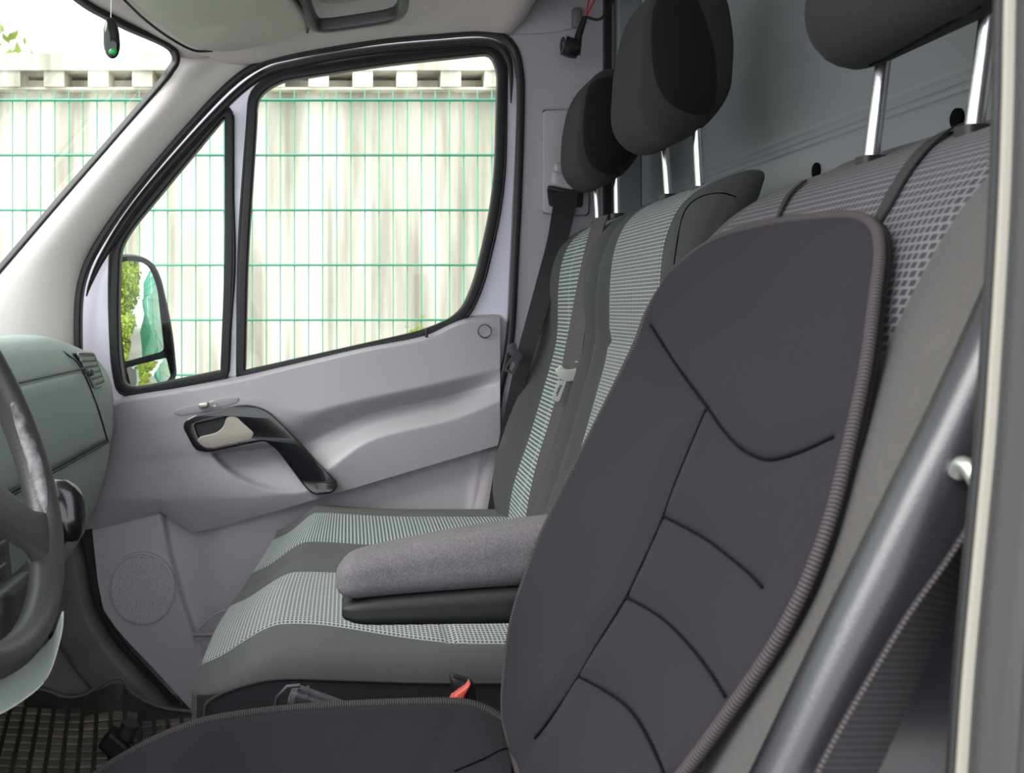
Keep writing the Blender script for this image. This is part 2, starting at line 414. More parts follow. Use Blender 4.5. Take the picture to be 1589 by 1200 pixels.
def concrete():
    m = mat('weathered concrete', (196, 190, 174), .9, bump=.5, bscale=60); nt = m.node_tree; b = nt.nodes['Principled BSDF']
    tc = [n for n in nt.nodes if n.type == 'TEX_COORD'][0]
    mp = nt.nodes.new('ShaderNodeMapping'); mp.inputs['Scale'].default_value = (7, 7, .7)
    n1 = nt.nodes.new('ShaderNodeTexNoise'); n1.inputs['Scale'].default_value = 1.2; n1.inputs['Detail'].default_value = 6
    cr_ = nt.nodes.new('ShaderNodeValToRGB'); e = cr_.color_ramp.elements
    e[0].position = .36; e[0].color = lin((168, 162, 146)); e[1].position = .6; e[1].color = lin((228, 222, 208))
    nt.links.new(tc.outputs['Object'], mp.inputs[0]); nt.links.new(mp.outputs[0], n1.inputs[0]); nt.links.new(n1.outputs['Fac'], cr_.inputs[0]); nt.links.new(cr_.outputs[0], b.inputs['Base Color'])
    return m
M['concrete'] = concrete()
# ================================================================== OUTSIDE
mk('ground', [(-14,-3,-.78),(16,-3,-.78),(16,12,-.78),(-14,12,-.78)], [[0,1,2,3]], M['bounce_ground'], smooth=False)['kind'] = 'structure'
# concrete wall with ribbed face and overhanging coping
def ribwall():
    mb = MB(); x = -7.0; pts = []
    while x < 13:
        pts += [(x, 4.074), (x+.085, 4.074), (x+.105, 4.082), (x+.175, 4.082)]; x += .195
    n = len(pts)
    vs = [V(a, b, -.78) for a, b in pts]+[V(a, b, 1.985) for a, b in pts]
    mb.add(vs, [[i, i+1, n+i+1, n+i] for i in range(n-1)])
    mb.add(*g_box((-7, 4.10, -.78), (13, 4.25, 2.04)))
    return mb
w = ribwall().build('concrete_wall', M['concrete'], smooth=False); tag(w, 'pale weathered concrete wall with ribbed face behind the green wire fence', 'wall')
cp = MB(); cp.add(*g_box((-7, 3.98, 2.055), (13, 4.3, 2.13))); cp.add(*g_box((-7, 4.0, 1.975), (13, 4.1, 1.985)))
x = -7.0
while x < 13: cp.add(*g_box((x, 3.99, 1.985), (x+.09, 4.1, 2.055))); x += .195
# children share the wall's origin
def kid(mb, name, m, parent, **k): return mb.build(name, m, parent, **k)
kid(cp, 'coping', M['concrete'], w, smooth=False)
fr = thing('wire_fence', 'green double rod wire mesh fence standing in front of the concrete wall', 'fence', (0, 3.2, -.78))
def rod(mb, a, b, r):
    d = (Vector(b)-Vector(a)); up = (0, 1, 0); vs, fs, uv = g_sweep([Vector(a), Vector(b)], circ(r, 6), up); mb.add(vs, fs)
for k in range(6):
    x0 = -4.02+2.5*k; mb = MB()
    for i in range(50): rod(mb, (x0+.03+.05*i, 3.2, -.74), (x0+.03+.05*i, 3.2, 1.775), .0022)
    z = W(0, 155.5, 3.2).z
    while z > -.74:
        for yy in (3.194, 3.206): rod(mb, (x0, yy, z), (x0+2.49, yy, z), .0038)
        z -= .195
    mb.build('mesh_panel', M['fence'], fr)
    if k: mk('fence_post', *g_box((x0-.03, 3.21, -.78), (x0+.02, 3.25, 1.82)), M['fence'], fr, smooth=False)
def leafy(name, label, cat, cx, cy, z0, h, R, n, trunk=True, size=.06, group=None):
    t = thing(name, label, cat, (cx, cy, z0), group)
    rg = random.Random(int(cx*100+cy*10)); mb = MB()
    blobs = [(cx+rg.uniform(-.6, .6)*R, cy+rg.uniform(-.6, .6)*R, z0+h*rg.uniform(.25, .9), R*rg.uniform(.35, .6)) for _ in range(9)]
    for i in range(n):
        bx, by, bz, br = rg.choice(blobs)
        d = V(rg.gauss(0, 1), rg.gauss(0, 1), rg.gauss(0, 1)).normalized()*br*rg.uniform(.6, 1)
        p = V(bx, by, bz)+d; a = V(rg.gauss(0, 1), rg.gauss(0, 1), rg.gauss(0, 1)).normalized(); b = a.cross(V(rg.gauss(0, 1), rg.gauss(0, 1), .3)).normalized()
        s = size*rg.uniform(.6, 1.3); mb.add([p-a*s, p-b*s*.45, p+a*s, p+b*s*.45], [[0, 1, 2, 3]])
    mb.build('foliage', M['leaf'], t, smooth=False)
    if trunk: tube('trunk', [V(cx, cy, z0), V(cx+.05, cy, z0+h*.5), V(cx, cy+.05, z0+h*.85)], R*.09, M['bark'], t)
    return t
leafy('tree', 'yellow green tree seen in the door mirror, nearest to the fence', 'tree', 7.0, 1.5, -.78, 4.0, 1.6, 11000, size=.08)
leafy('tree', 'tall green tree seen in the door mirror behind a lower one', 'tree', 11.0, .9, -.78, 5.2, 2.0, 11000, size=.12)
leafy('bush', 'low bright bush seen in the lower half of the door mirror', 'bush', 5.4, 2.2, -.78, 1.4, .6, 3000, False, size=.06)
wt = thing('weed', 'thin pale weed growing up between the fence and the concrete wall', 'weed', (.18, 3.5, -.78))
for k, (dx, hh, ln) in enumerate(((0, 1.72, .10), (.07, 1.60, -.06), (-.09, 1.52, -.12), (.13, 1.66, .13))):
    sm = cr([V(.18+dx, 3.5, -.78), V(.19+dx, 3.5, .1), V(.18+dx+ln*.4, 3.5, hh-.9), V(.18+dx+ln, 3.5, hh-.78)], 6); st_ = tube('stem', sm, .0022, M['leaf'], wt)
    lf = MB(); rr = random.Random(k)
    for p in sm[7:]:
        for q in range(3):
            a = V(rr.uniform(-1, 1), rr.uniform(-.4, .4), rr.uniform(.1, 1)).normalized()*.022; b_ = V(a.z, 0, -a.x)*.3; o_ = p+V(rr.uniform(-.01, .01), 0, rr.uniform(-.03, .03)); lf.add([o_, o_+a*.5+b_, o_+a, o_+a*.5-b_], [[0, 1, 2, 3]])
    lf.build('leaves', M['leaf'], st_, smooth=False)
leafy('tree', 'pale tree rising above the concrete wall seen through the windshield', 'tree', -3.6, 8.5, -.78, 4.8, 1.2, 3500, size=.07)
# ================================================================== CABIN SHELL
# floor
def floor_fn(s, t): 
    x = lerp(-1.05, .78, s); y = lerp(.44, 2.34, t); return (x, y, .0+.10*sstep(-.62, -1.0, x))
struct(mk('floor', *g_shell(floor_fn, 24, 12, (0, 0, -.03))[:2], M['carpet']))
# ceiling
XF = [(.45, -.62), (1.6, -.62), (1.925, -.566), (2.06, -.500), (2.13, -.456), (2.16, -.435), (2.18, -.4235), (2.2, -.4175), (2.262, -.40)]
DV = [(400, 99), (450, 86), (520, 73), (600, 61), (680, 54), (740, 50), (775, 53), (800, 52), (816, 28), (832, -10), (850, -60), (1100, -60)]
def zdoor(x): return W(0, sinterp(DV, x*F/2.262+U0), 2.262).z
def ceil_fn(s, t):
    y = lerp(.45, 2.262, 1-(1-t)**1.6); xf = sinterp(XF, y); x = lerp(xf, .80, s)
    zf = sinterp([(.45, 1.70), (1.6, 1.69), (1.925, 1.662), (2.06, 1.651), (2.13, 1.639), (2.16, 1.634), (2.18, 1.628), (2.2, 1.613), (2.262, 1.60)], y)
    zi = 1.735; ze = zdoor(x)
    k = sstep(2.262, 1.98, y); z = lerp(ze, zi, k)
    f = sstep(.22, 0, x-xf); return (x, y, lerp(z, min(z, zf), f))
vs, fs, uv = g_shell(ceil_fn, 40, 40, (0, 0, .03)); struct(mk('ceiling', vs, fs, M['headliner'], uv=uv))
# front header band (black frit) of the windshield + glass
hdr = [V(sinterp(XF, y)-.004, y, sinterp([(.45, 1.70), (1.6, 1.69), (1.925, 1.662), (2.06, 1.648), (2.127, 1.636), (2.2, 1.612)], y)-.003) for y in [.45, .8, 1.2, 1.6, 1.75, 1.925, 2.0, 2.06, 2.1, 2.127, 2.16, 2.18]]
AL = [W(240, 60, 2.13), W(258, 69, 2.16), W(268, 77, 2.18), W(273, 88, 2.185), W(272, 98, 2.19), W(264, 110, 2.19), W(247, 133, 2.2), W(180, 211, 2.2), W(100, 303, 2.2), W(0, 419, 2.19), W(-70, 498, 2.17), W(-140, 575, 2.14)]
edge = cr(hdr[:8]+AL, 5)
tube('trim_1', edge, .009, M['rubber'], sec=rrect(.010, .007, .004))['kind'] = 'structure'
gl = thing('window_1', 'windshield', 'windshield', (-.9, 1.4, 1.0)); del gl['category']; del gl['label']; gl['kind'] = 'structure'
def ws(s, t):
    e = resample(hdr, 25); a = e[min(24, int(s*24+.5))]; return (lerp(a.x, a.x-.62, t)-.006, a.y, lerp(a.z+.0, .86, t))
vs, fs, uv = g_shell(ws, 24, 8, (-.005, 0, .004)); mk('glass', vs, fs, M['windshield'], gl, uv=uv)
# A pillar trim
AR = [(405, 100), (385, 108), (352, 137), (312, 178), (270, 225), (232, 270), (198, 312), (165, 356), (140, 395), (128, 435), (123, 480), (121, 520), (121, 560), (121, 600)]
ARp = cr([W(u, v, 2.275) for u, v in AR], 6)
Lc = cr(AL[3:], 6); T = cr([AL[3], W(300, 94, 2.2), W(350, 90, 2.25), ARp[0]], 6); B = cr([Lc[-1], W(-40, 590, 2.2), ARp[-1]], 6)
cf = coons(Lc[::-1], ARp[::-1], B, T)
def apil(u, v):
    p = cf(u, v); b = math.sin(math.pi*min(1, u*1.0))**.8; return p+V(.02, -.05, 0)*b*(1-.6*sstep(.75, 1, v))
vs, fs, uv = g_shell(apil, 16, 50, (0, .02, 0)); struct(mk('trim_2', vs, fs, M['pillar'], uv=uv))
# passenger B pillar trim (wall_right) and upper cover
SR = [(832, -70), (815, -6), (795, 18), (784, 48), (792, 70), (803, 92), (808, 130), (806, 220), (801, 320), (796, 430), (791, 520), (780, 590), (760, 680), (738, 780), (715, 880), (700, 1000)]
def bpil(u, v):
    pu, pv = resample_sr(v); p = W(pu, pv, 2.275)
    if u < .12: return V(p.x, 2.315-.05*math.sin(u/.12*math.pi/2), p.z)
    k = (u-.12)/.88; return V(lerp(p.x+.02, .672, k), 2.265+.02*sstep(.3, 1, k)*0, p.z)
_sr = cr([V(a, b, 0) for a, b in SR], 6)
def resample_sr(v):
    i = v*(len(_sr)-1); j = min(int(i), len(_sr)-2); q = _sr[j].lerp(_sr[j+1], i-j); return q.x, q.y
vs, fs, uv = g_shell(bpil, 30, 60, (0, .02, 0)); struct(mk('wall_right', vs, fs, M['bpillar'], uv=uv))
# the wall above the B pillar, up to the roof
cov = plate('trim_3', [(p[0], p[1]) for p in xz(XZ(rnd([(786, 54), (797, 16), (830, -20), (925, -24), (918, 8), (900, 40, 20), (850, 50, 20), (800, 50)], 10), 2.258))], [], 2.258, .012, M['bpillar'], bevel=.003); struct(cov)
# outer skin and lower body on the passenger side so daylight enters only by the windows
struct(plate('wall_outer', [(-1.1, -.1), (-.62, -.1), (-.62, .95), (-1.1, .95)], [], 2.43, .03, M['sill']))
struct(plate('wall_outer_rear', [(.37, -.3), (.8, -.3), (.8, 1.9), (.50, 1.9), (.5, .6), (.37, .5)], [], 2.36, .03, M['paint']))
# firewall
struct(mk('wall_front', *g_box((-1.08, .44, 0), (-1.04, 2.33, .9)), M['sill'], smooth=False))
# sill and lower body side, seen left of the door's lower edge
sl = cr([V(100, 800, 0), V(118, 880, 0), V(132, 945, 0), V(170, 1010, 0), V(225, 1070, 0), V(275, 1125, 0)], 8)
sp = [W(p.x, p.y, 2.24) for p in sl]
tube('trim_4', [p+V(-.03, -.0, -.02) for p in sp], .03, M['sill'], sec=rrect(.055, .03, .02), up=(0, 1, 0))['kind'] = 'structure'
struct(plate('trim_5', xz([W(u, v, 2.285) for u, v in [(-120, 545), (122, 560), (150, 820), (156, 950), (200, 1010), (285, 1100), (310, 1150), (-120, 1150)]]), [], 2.285, .01, M['footwell']))
# bulkhead
XB = .735
def bulk(s, t):
    y = lerp(.40, 2.27, s); z = lerp(0, 1.86, t)
    x = XB; x -= .010*sstep(1.268, 1.262, z)             # lower field stands slightly proud
    d = z-1.262; x += .012*math.exp(-(d/.004)**2)
    d2 = z-1.285; x += .0015*math.exp(-(d2/.003)**2)
    return (x, y, z)
ts = sorted([i/60 for i in range(61)]+[(1.262+k*.0015)/1.86 for k in range(-8, 24)]); n = len(ts)-1
vs, fs, uv = g_shell(lambda s, t: bulk(s, ts[int(round(t*n))]), 20, n, (.02, 0, 0)); wr = mk('wall_rear', vs, fs, M['bulk'], uv=uv); struct(wr)
for u, v in ((1268, 265), (1487, 184)):
    p = WX(u, v, XB-.01); ring = [p+V(-.002, .012*math.cos(a), .020*math.sin(a)) for a in [k*math.pi/10 for k in range(20)]]
    mk('slot', *g_sweep([p+V(.004, 0, 0), p+V(-.003, 0, 0)], circ(.0115, 16, .0125), (0, 0, 1))[:2], M['crease'], wr)
# vertical channel where the bulkhead meets the B pillar
struct(mk('trim_6', *g_box((.640, 2.245, .6), (.656, 2.28, 1.86)), M['rubber'], smooth=False))
struct(mk('trim_7', *g_box((.668, 2.235, .6), (.73, 2.28, 1.86)), M['bulk'], bevel=.006, smooth=False))
# near door aperture: cream edge, black strip painted for the shadowed gap, and grey B pillar
NS = [(1572, -60), (1566, 0), (1563, 150), (1558, 300), (1550, 450), (1543, 560), (1535, 680), (1524, 800), (1509, 960), (1499, 1080), (1491, 1200), (1485, 1270)]
ns = cr([W(u, v, .43) for u, v in NS], 6)
tube('trim_8', ns, .004, M['cream'], up=(0, 1, 0), sec=rrect(.0026, .0016, .0012))['kind'] = 'structure'
tube('trim_9', [p+V(-.0040, .001, 0) for p in ns], .004, M['rubber'], up=(0, 1, 0), sec=rrect(.0016, .0010, .0008))['kind'] = 'structure'  # thin black strip stands in for the seat's shadow beside the cream edge
nr = resample(ns, 41)
def npil(s, t):
    p = nr[int(round(t*40))]; x = s*.075
    return p+V(.0022+x, .004+.003*math.exp(-((x-.006)/.003)**2)-.004*math.exp(-((x-.024)/.0025)**2), 0)
vs, fs, uv = g_shell(npil, 60, 40, (0, .01, 0)); struct(mk('trim_10', vs, fs, M['nearpil'], uv=uv))
struct(mk('wall_left', *g_box((.375, .40, -.2), (.80, .45, 1.9)), M['bpillar'], smooth=False))
struct(mk('wall_front_left', *g_box((-1.08, .40, -.2), (-.62, .45, .9)), M['sill'], smooth=False))

# ================================================================== PASSENGER DOOR
door = bpy.data.objects.new('door_1', None); COL.objects.link(door); door.location = (-.1, 2.3, .05); struct(door)
YG = 2.36
GW = rnd([(393, 148, 30), (430, 121, 40), (600, 94, 60), (765, 77, 32), (779, 108, 30), (774, 300, 80), (742, 440, 60), (718, 493, 30), (660, 519, 40), (374, 583, 8), (378, 400, 60), (392, 190, 40)], 20, 6)
GQ = rnd([(357, 177, 10), (345, 177, 12), (200, 352, 30), (181, 385, 30), (178, 480, 40), (180, 560, 30), (188, 603, 22), (215, 608, 10), (350, 580, 5), (357, 400, 60)], 16, 6)
OUT = [(123, 620), (123, 560), (123, 480), (130, 430), (150, 385), (200, 310), (270, 225), (352, 137), (405, 100), (450, 86), (600, 61), (740, 50), (775, 56), (797, 76), (806, 110), (808, 160), (804, 300), (795, 470), (789, 540), (770, 620), (770, 680), (740, 800), (160, 830), (150, 700)]
sk = [(u, v+14) for u, v in [(100, 655), (195, 616), (280, 602), (375, 584), (470, 562), (560, 541), (660, 521), (715, 502), (790, 492)]]
plate('outer_skin', xz([W(u, v, 2.39) for u, v in sk])+[(.42, -.35), (-.74, -.35)], [], 2.40, .01, M['sill'], door)
dfr = plate('door_frame', xz(XZ(OUT, 2.33)), [xz(XZ(GW, 2.33)), xz(XZ(GQ, 2.33))], 2.33, .05, M['paint'], door)
for ring, nm in ((GW, 'side_window'), (GQ, 'quarter_window')):
    P = resample([W(u, v, 2.335) for u, v in ring]+[W(*ring[0], 2.335)], 160)[:-1]
    c = sum(P, Vector())/len(P)
    wf = tube(nm+'_seal', P, .01, M['rubber'], door, closed=True, up=(0, 1, 0), sec=rrect(.0125, .017, .006))
    tube('seal_lip', [p+(p-c).normalized()*.013+V(0, -.012, 0) for p in P], .004, M['rubber'], wf, closed=True, up=(0, 1, 0), sec=circ(.0045, 8))
    plate('glass', xz([W(u, v, YG) for u, v in ring]), [], YG, .004, M['glass'], wf)
SEAL = [(122, 640), (122, 560), (122, 480), (129, 432), (150, 384), (200, 309), (270, 224), (352, 136), (405, 99), (450, 86), (520, 73), (600, 61), (680, 54), (740, 50), (775, 56), (797, 76), (806, 110), (808, 160), (804, 300), (799, 400), (794, 500), (788, 550), (776, 600), (768, 660)]
tube('trim_12', cr([W(u, v, 2.268) for u, v in SEAL], 6), .01, M['rubber'], up=(0, 1, 0), sec=rrect(.0085, .014, .005))['kind'] = 'structure'
IS = [(134, 460), (141, 438), (160, 398), (208, 323), (278, 239), (360, 152), (412, 113), (455, 100), (520, 87), (600, 76), (680, 69), (740, 65), (768, 69), (785, 84), (793, 112), (793, 160)]
tube('door_seal', cr([W(u, v, 2.305) for u, v in IS], 6), .01, M['rubber'], door, up=(0, 1, 0), sec=rrect(.0105, .010, .006), scale=lambda t: min(1, .15+5*t, .15+6*(1-t)))
# moulded upper trim
tTop = [(120, 640), (165, 628), (195, 616), (280, 602), (375, 584), (470, 562), (560, 541), (660, 521), (700, 503), (722, 495), (760, 491), (778, 492)]
tC1 = [(120, 680), (200, 662), (300, 640), (400, 622), (435, 634), (480, 638), (530, 626), (600, 611), (700, 589), (778, 570)]
tC2 = [(120, 770), (250, 775), (330, 772), (420, 768), (480, 752), (515, 726), (560, 692), (600, 676), (700, 652), (778, 622)]
tBot = [(120, 824), (150, 820), (250, 795), (262, 803), (300, 826), (330, 821), (430, 793), (760, 695), (778, 690)]
SC = [Vector(p) for p in rnd([(322, 700, 8), (400, 688, 20), (432, 686, 20), (455, 705, 10), (496, 758, 12), (455, 770, 30), (395, 757, 40), (348, 732, 30)], 10)]
def p_door(u, v):
    top, c1, c2, bot = sinterp(tTop, u), sinterp(tC1, u), sinterp(tC2, u), interp(tBot, u)
    A = sstep(400, 500, u)                                        # how much of the armrest bay there is
    A2 = A*sstep(790, 735, u)
    c1b = lerp(lerp(c1, c2, .5), lerp(c1, c2, .42), A)
    pc1 = lerp(.040, .046, A); pb = lerp(.052, .004, A*sstep(800, 690, u)+0); pc2 = lerp(.078, .082, A); pe = lerp(.066, .074, A)
    if v < top+7: p = lerp(-.03, .030, sstep(top-3, top+7, v))
    elif v < c1: p = lerp(.030, pc1, (v-top-7)/(c1-top-7))
    elif v < c1b: p = lerp(pc1, pb, sstep(c1, c1b, v))
    elif v < c2: p = lerp(pb, pc2, lerp((v-c1b)/(c2-c1b), sstep(c1b, c2, v), .55))
    else: p = lerp(pc2, pe, ((v-c2)/(max(bot-c2, 1)))**1.4)
    if 315 < u < 505 and 675 < v < 780:                           # scoop below the handle
        q = Vector((u, v)); ins = inside(u, v, SC); d = seg_dist(q, SC+SC[:1])
        if ins:
            k = (v-lerp(700, 690, (u-322)/110))/75
            rec = lerp(.004, .074, max(0, min(1, k)))-(.01*(1-max(0, min(1, k))))
            p = lerp(p, rec, sstep(0, 9, d))
    return p
def dg(s, t):
    u = lerp(122, 776, s); top, bot = sinterp(tTop, u), interp(tBot, u)
    v = lerp(top-3, bot, t); return W(u, v, 2.30-p_door(u, v))
vs, fs, uv = g_shell(dg, 200, 90, lambda i, j: V(0, .03, 0)); mk('upper_trim', vs, fs, M['door'], door, uv=uv, autos=60)
# lower door panel with speaker pod and bottle pocket
lOut = [(143, 822), (147, 860), (152, 905), (160, 945), (180, 975), (205, 1003), (250, 1050), (305, 1112), (320, 1130), (770, 1130)]
podR = [(780, 250), (795, 250), (860, 262), (930, 281), (985, 300), (1095, 325), (1140, 332)]
def p_low(u, v):
    e = interp(podR, v); p = .022+.030*sstep(e+9, e-3, u)
    k = sstep(300, 345, u)*sstep(470, 345, u); p += .018*k
    if u > e: p += .030*sstep(978+6, 978+16, v)*sstep(e, e+12, u)
    x = (u-(lerp(745, 700, (v-695)/400))); p += .008*math.exp(-(x/8)**2)
    return p
def lg(s, t):
    u = lerp(143, 762, s**1.15); top = interp(tBot, u)-6; bot = interp(lOut, u)
    v = lerp(top, max(bot, top+2), t); return W(u, v, 2.30-p_low(u, v))
vs, fs, uv = g_shell(lg, 150, 90, lambda i, j: V(0, .03, 0)); mk('lower_trim', vs, fs, M['door_low'], door, uv=uv, autos=60)
# pocket mouth
pm = [W(u, v, 2.232) for u, v in [(303, 984), (318, 966), (338, 952), (362, 945), (400, 944)]]
tube('pocket_rim', cr(pm, 5), .003, M['door_low'], door, up=(0, 1, 0))
tube('pocket_lip', [W(u, 985, 2.225) for u in (300, 330, 370, 420)], .006, M['door'], door, up=(0, 1, 0))
# speaker grille
sc = W(221, 913, 2.240); mb = MB(); Rx, Rz = 51*2.24/F, 56*2.24/F
rg = [sc+V(Rx*math.cos(a), 0, Rz*math.sin(a)) for a in [k*math.pi/24 for k in range(48)]]
n0 = len(rg); mb.add([p+V(0, .012, 0) for p in rg]+[p+V(0, -.003, 0) for p in rg]+[sc+(p-sc)*.95+V(0, -.004, 0) for p in rg]+[sc+(p-sc)*.93+V(0, -.001, 0) for p in rg]+[sc+V(0, -.002, 0)],
    [[k*n0+i, k*n0+(i+1) % n0, (k+1)*n0+(i+1) % n0, (k+1)*n0+i] for k in range(3) for i in range(n0)]+[[3*n0+i, 3*n0+(i+1) % n0, 4*n0] for i in range(n0)])
for r in range(-8, 9):
    for q in range(-7, 8):
        x, z = (q+.5*(r % 2))*.0205, r*.0178
        if (x/Rx)**2+(z/Rz)**2 < .78:
            c = sc+V(x, 0, z); hx = [c+V(.0078*math.sin(k*math.pi/3), 0, .0078*math.cos(k*math.pi/3)) for k in range(6)]
            mb.add([p+V(0, -.0015, 0) for p in hx]+[p*.85+c*.15+V(0, -.0035, 0) for p in hx], [[i, (i+1) % 6, 6+(i+1) % 6, 6+i] for i in range(6)]+[[6, 7, 8, 9, 10, 11]])
mb.build('speaker_grille', M['door_low'], door, smooth=False)
# door handle bezel, lever, lock slide, screw cap, lock pin
BZ = rnd([(284, 660, 10), (300, 648, 8), (378, 631, 16), (412, 638, 18), (470, 692, 30), (523, 746, 8), (516, 756, 6), (488, 760, 10), (474, 748, 10), (430, 694, 20), (412, 682, 14), (398, 684, 10), (322, 700, 12), (304, 697, 8)], 8)
BH = rnd([(298, 658, 8), (360, 644, 12), (394, 672, 5), (390, 681, 5), (320, 693, 8), (306, 682, 8)], 6)
def byf(x, z): 
    u = x*F/2.235+U0; return -.045*sstep(430, 505, u)-.012*sstep(395, 440, u)+.0
bz = plate('handle_bezel', xz([W(u, v, 2.235) for u, v in BZ]), [xz([W(u, v, 2.235) for u, v in BH])], 2.238, .026, M['gloss'], door, bevel=.005, fnY=byf)
plate('recess', xz([W(u, v, 2.243) for u, v in BH]), [], 2.2435, .004, M['black'], bz)
LV = rnd([(308, 684, 4), (312, 680, 3), (338, 674, 8), (349, 664, 6), (354, 648, 6), (366, 647, 8), (394, 672, 4), (390, 681, 4), (330, 694, 8), (318, 693, 5)], 4)
plate('handle_lever', xz([W(u, v, 2.238) for u, v in LV]), [], 2.238, .014, M['lever'], bz, bevel=.004, fnY=lambda x, z: .012*sstep(394, 310, x*F/2.238+U0)*-.3)
pl = plate('lock_plate', xz([W(u, v, 2.262) for u, v in rnd([(268, 640, 8), (290, 632, 14), (352, 617, 10), (371, 618, 6), (366, 625, 8), (310, 639, 14), (280, 645, 8)], 8)]), [], 2.2585, .006, M['door'], door, bevel=.002)
rbox('lock_slide', (.012, .006, .0065), .003, (6, 4, 4), lambda p: W(316, 629, 2.252)+p+V(0, 0, .2*p.x), M['satin'], pl)
tube('slide_ring', [W(331+5*math.cos(a), 627+4*math.sin(a), 2.252) for a in [k*math.pi/8 for k in range(16)]], .0012, M['satin'], pl, closed=True, up=(0, 1, 0))
c = W(752, 514, 2.262); tube('screw_cap', [c+V(.0165*math.cos(a), -.001, .0165*math.sin(a)) for a in [k*math.pi/14 for k in range(28)]], .0014, M['dark'], door, closed=True, up=(0, 1, 0))
tube('lock_pin', [W(662, 524, 2.275), W(662, 511, 2.275)], .004, M['black'], door, up=(0, 1, 0))
# ================================================================== DRIVER SEAT
FD = [(.30, .130), (.45, .150), (.54, .178), (.64, .203), (.7375, .238), (.85, .285), (.955, .334), (1.04, .376), (1.09, .412), (1.13, .462), (1.16, .52)]
YD = .83
def FDc(z, y):                              # cloth front of the seat: x at height z, lateral y
    b = abs(y-YD)/.25
    return sinterp(FD, z)+.012
def backrest(name, parent, yc, wid, thick, r, prof, z0, z1, wp, mats, off=0, near=1.0, seamy=0, bol=None, groove=.004, n=(14, 60, 70), sidecut=.04, topw=0, sect=None):
    hz = (z1-z0)/2; hy = wid/2; hx = thick/2
    def fn(p):
        z = z0+hz+p.z; yl = p.y
        k = 1-topw*sstep(z1-.12, z1, z)
        x = sinterp(prof, min(z, z1))+hx+p.x*(1-.0*sstep(z1-.2, z1, z))+off
        if p.x < 0:
            a = abs(yl)
            if bol: x -= bol(z, yl)*(-p.x/hx)
        if yl < -wp: yl = -wp+(yl+wp)*near
        if seamy and abs(abs(yl)-hy) < .012: yl *= 1-.012*math.exp(-((p.x+hx*.25)/.003)**2)
        if p.x < 0:
            g = min(abs(a-wp), 1)
            x += groove*math.exp(-(g/.006)**2)*(-p.x/hx)
            if sect:
                for zs in sect: x += .010*math.exp(-((z-zs)/.007)**2)*(-p.x/hx)*(1 if a < wp else .3)
        return V(x, yc+yl*k, z)
    def mf(p):
        if abs(p.y) < wp and p.x < hx*.35 and (p.x < -hx*.5 or p.z > hz-r): return 1
        return 0
    # uv: lateral, arc height (wraps over the top)
    def uvf(p): return (p.y, p.z+(p.x+hx if p.z > hz-r*1.1 else 0))
    return rbox(name, (hx, hy, hz), (min(r, hx*.98), min(r, .05), min(r*1.3, .07)), n, fn, mats, parent, uvf=uvf, mf=mf)
seat = thing('driver_seat', 'driver seat with grey checked cloth backrest under a black seat cover', 'car seat', (.05, YD, 0))
backrest('backrest', seat, .815, .53, .12, .055, [(z, x+.012) for z, x in FD], .46, 1.172, .215, [M['bolster'], M['weave_drv'], M['bolster']],
         bol=lambda z, y: .030*sstep(.215, .262, abs(y))*sstep(1.14, 1.0, z)*(1 if y < 0 else .3), groove=.003, near=2.2)
# near side shell of the backrest: satin, rounded front edge
EDG = [(1578, 330), (1562, 385), (1543, 437), (1502, 530), (1447, 648), (1392, 757), (1349, 845), (1307, 930), (1253, 1041), (1202, 1149), (1148, 1260)]
def shell_fn(s, t):
    e = resample(shp, 41)[int(s*40+.5)]
    a = t
    # section: from front edge near the cloth, round over to the flat side, then back
    r = .017
    if a < .5:
        th = a/.5*math.pi/2; return e+V(r*(1-math.cos(th))*1.0, -r*.9*math.sin(th), -.25*r*(1-math.cos(th)))
    k = (a-.5)/.5; return e+V(r+.20*k, -r*.9+.008*k, -.25*r-.05*k)
shp = [W(u, v, .545) for u, v in [(1545, 235), (1530, 300), (1502, 400), (1462, 500), (1420, 585), (1357, 712), (1290, 838), (1198, 995), (1108, 1140), (1040, 1255)]]
shp = cr([W(u, v, .492) for u, v in EDG], 6)
vs, fs, uv = g_shell(shell_fn, 40, 24, (.0, .008, 0)); mk('side_shell', vs, fs, [M['shell']], seat, uv=uv)
# cushion
def dcush(p):
    x = -.045+p.x; z = .445+p.z
    if p.z > 0: z += .012*math.exp(-((x-.08)/.2)**2)-.02*sstep(-.05, -.27, x)
    z -= .10*sstep(-.15, -.33, x)*(.4+.6*(p.z > 0)); z -= .06*sstep(.02, .2, x)*0
    return V(x, YD+p.y, z)
rbox('cushion', (.255, .25, .07), .05, (40, 30, 12), dcush, [M['tex'], M['weave_drv']], seat, uvf=lambda p: (p.y, p.x), mf=lambda p: 1 if abs(p.y) < .19 and p.z > .04 else 0)
rbox('seat_base', (.20, .21, .18), .03, (8, 8, 8), lambda p: V(-.02+p.x, YD+p.y, .20+p.z), M['black'], seat)
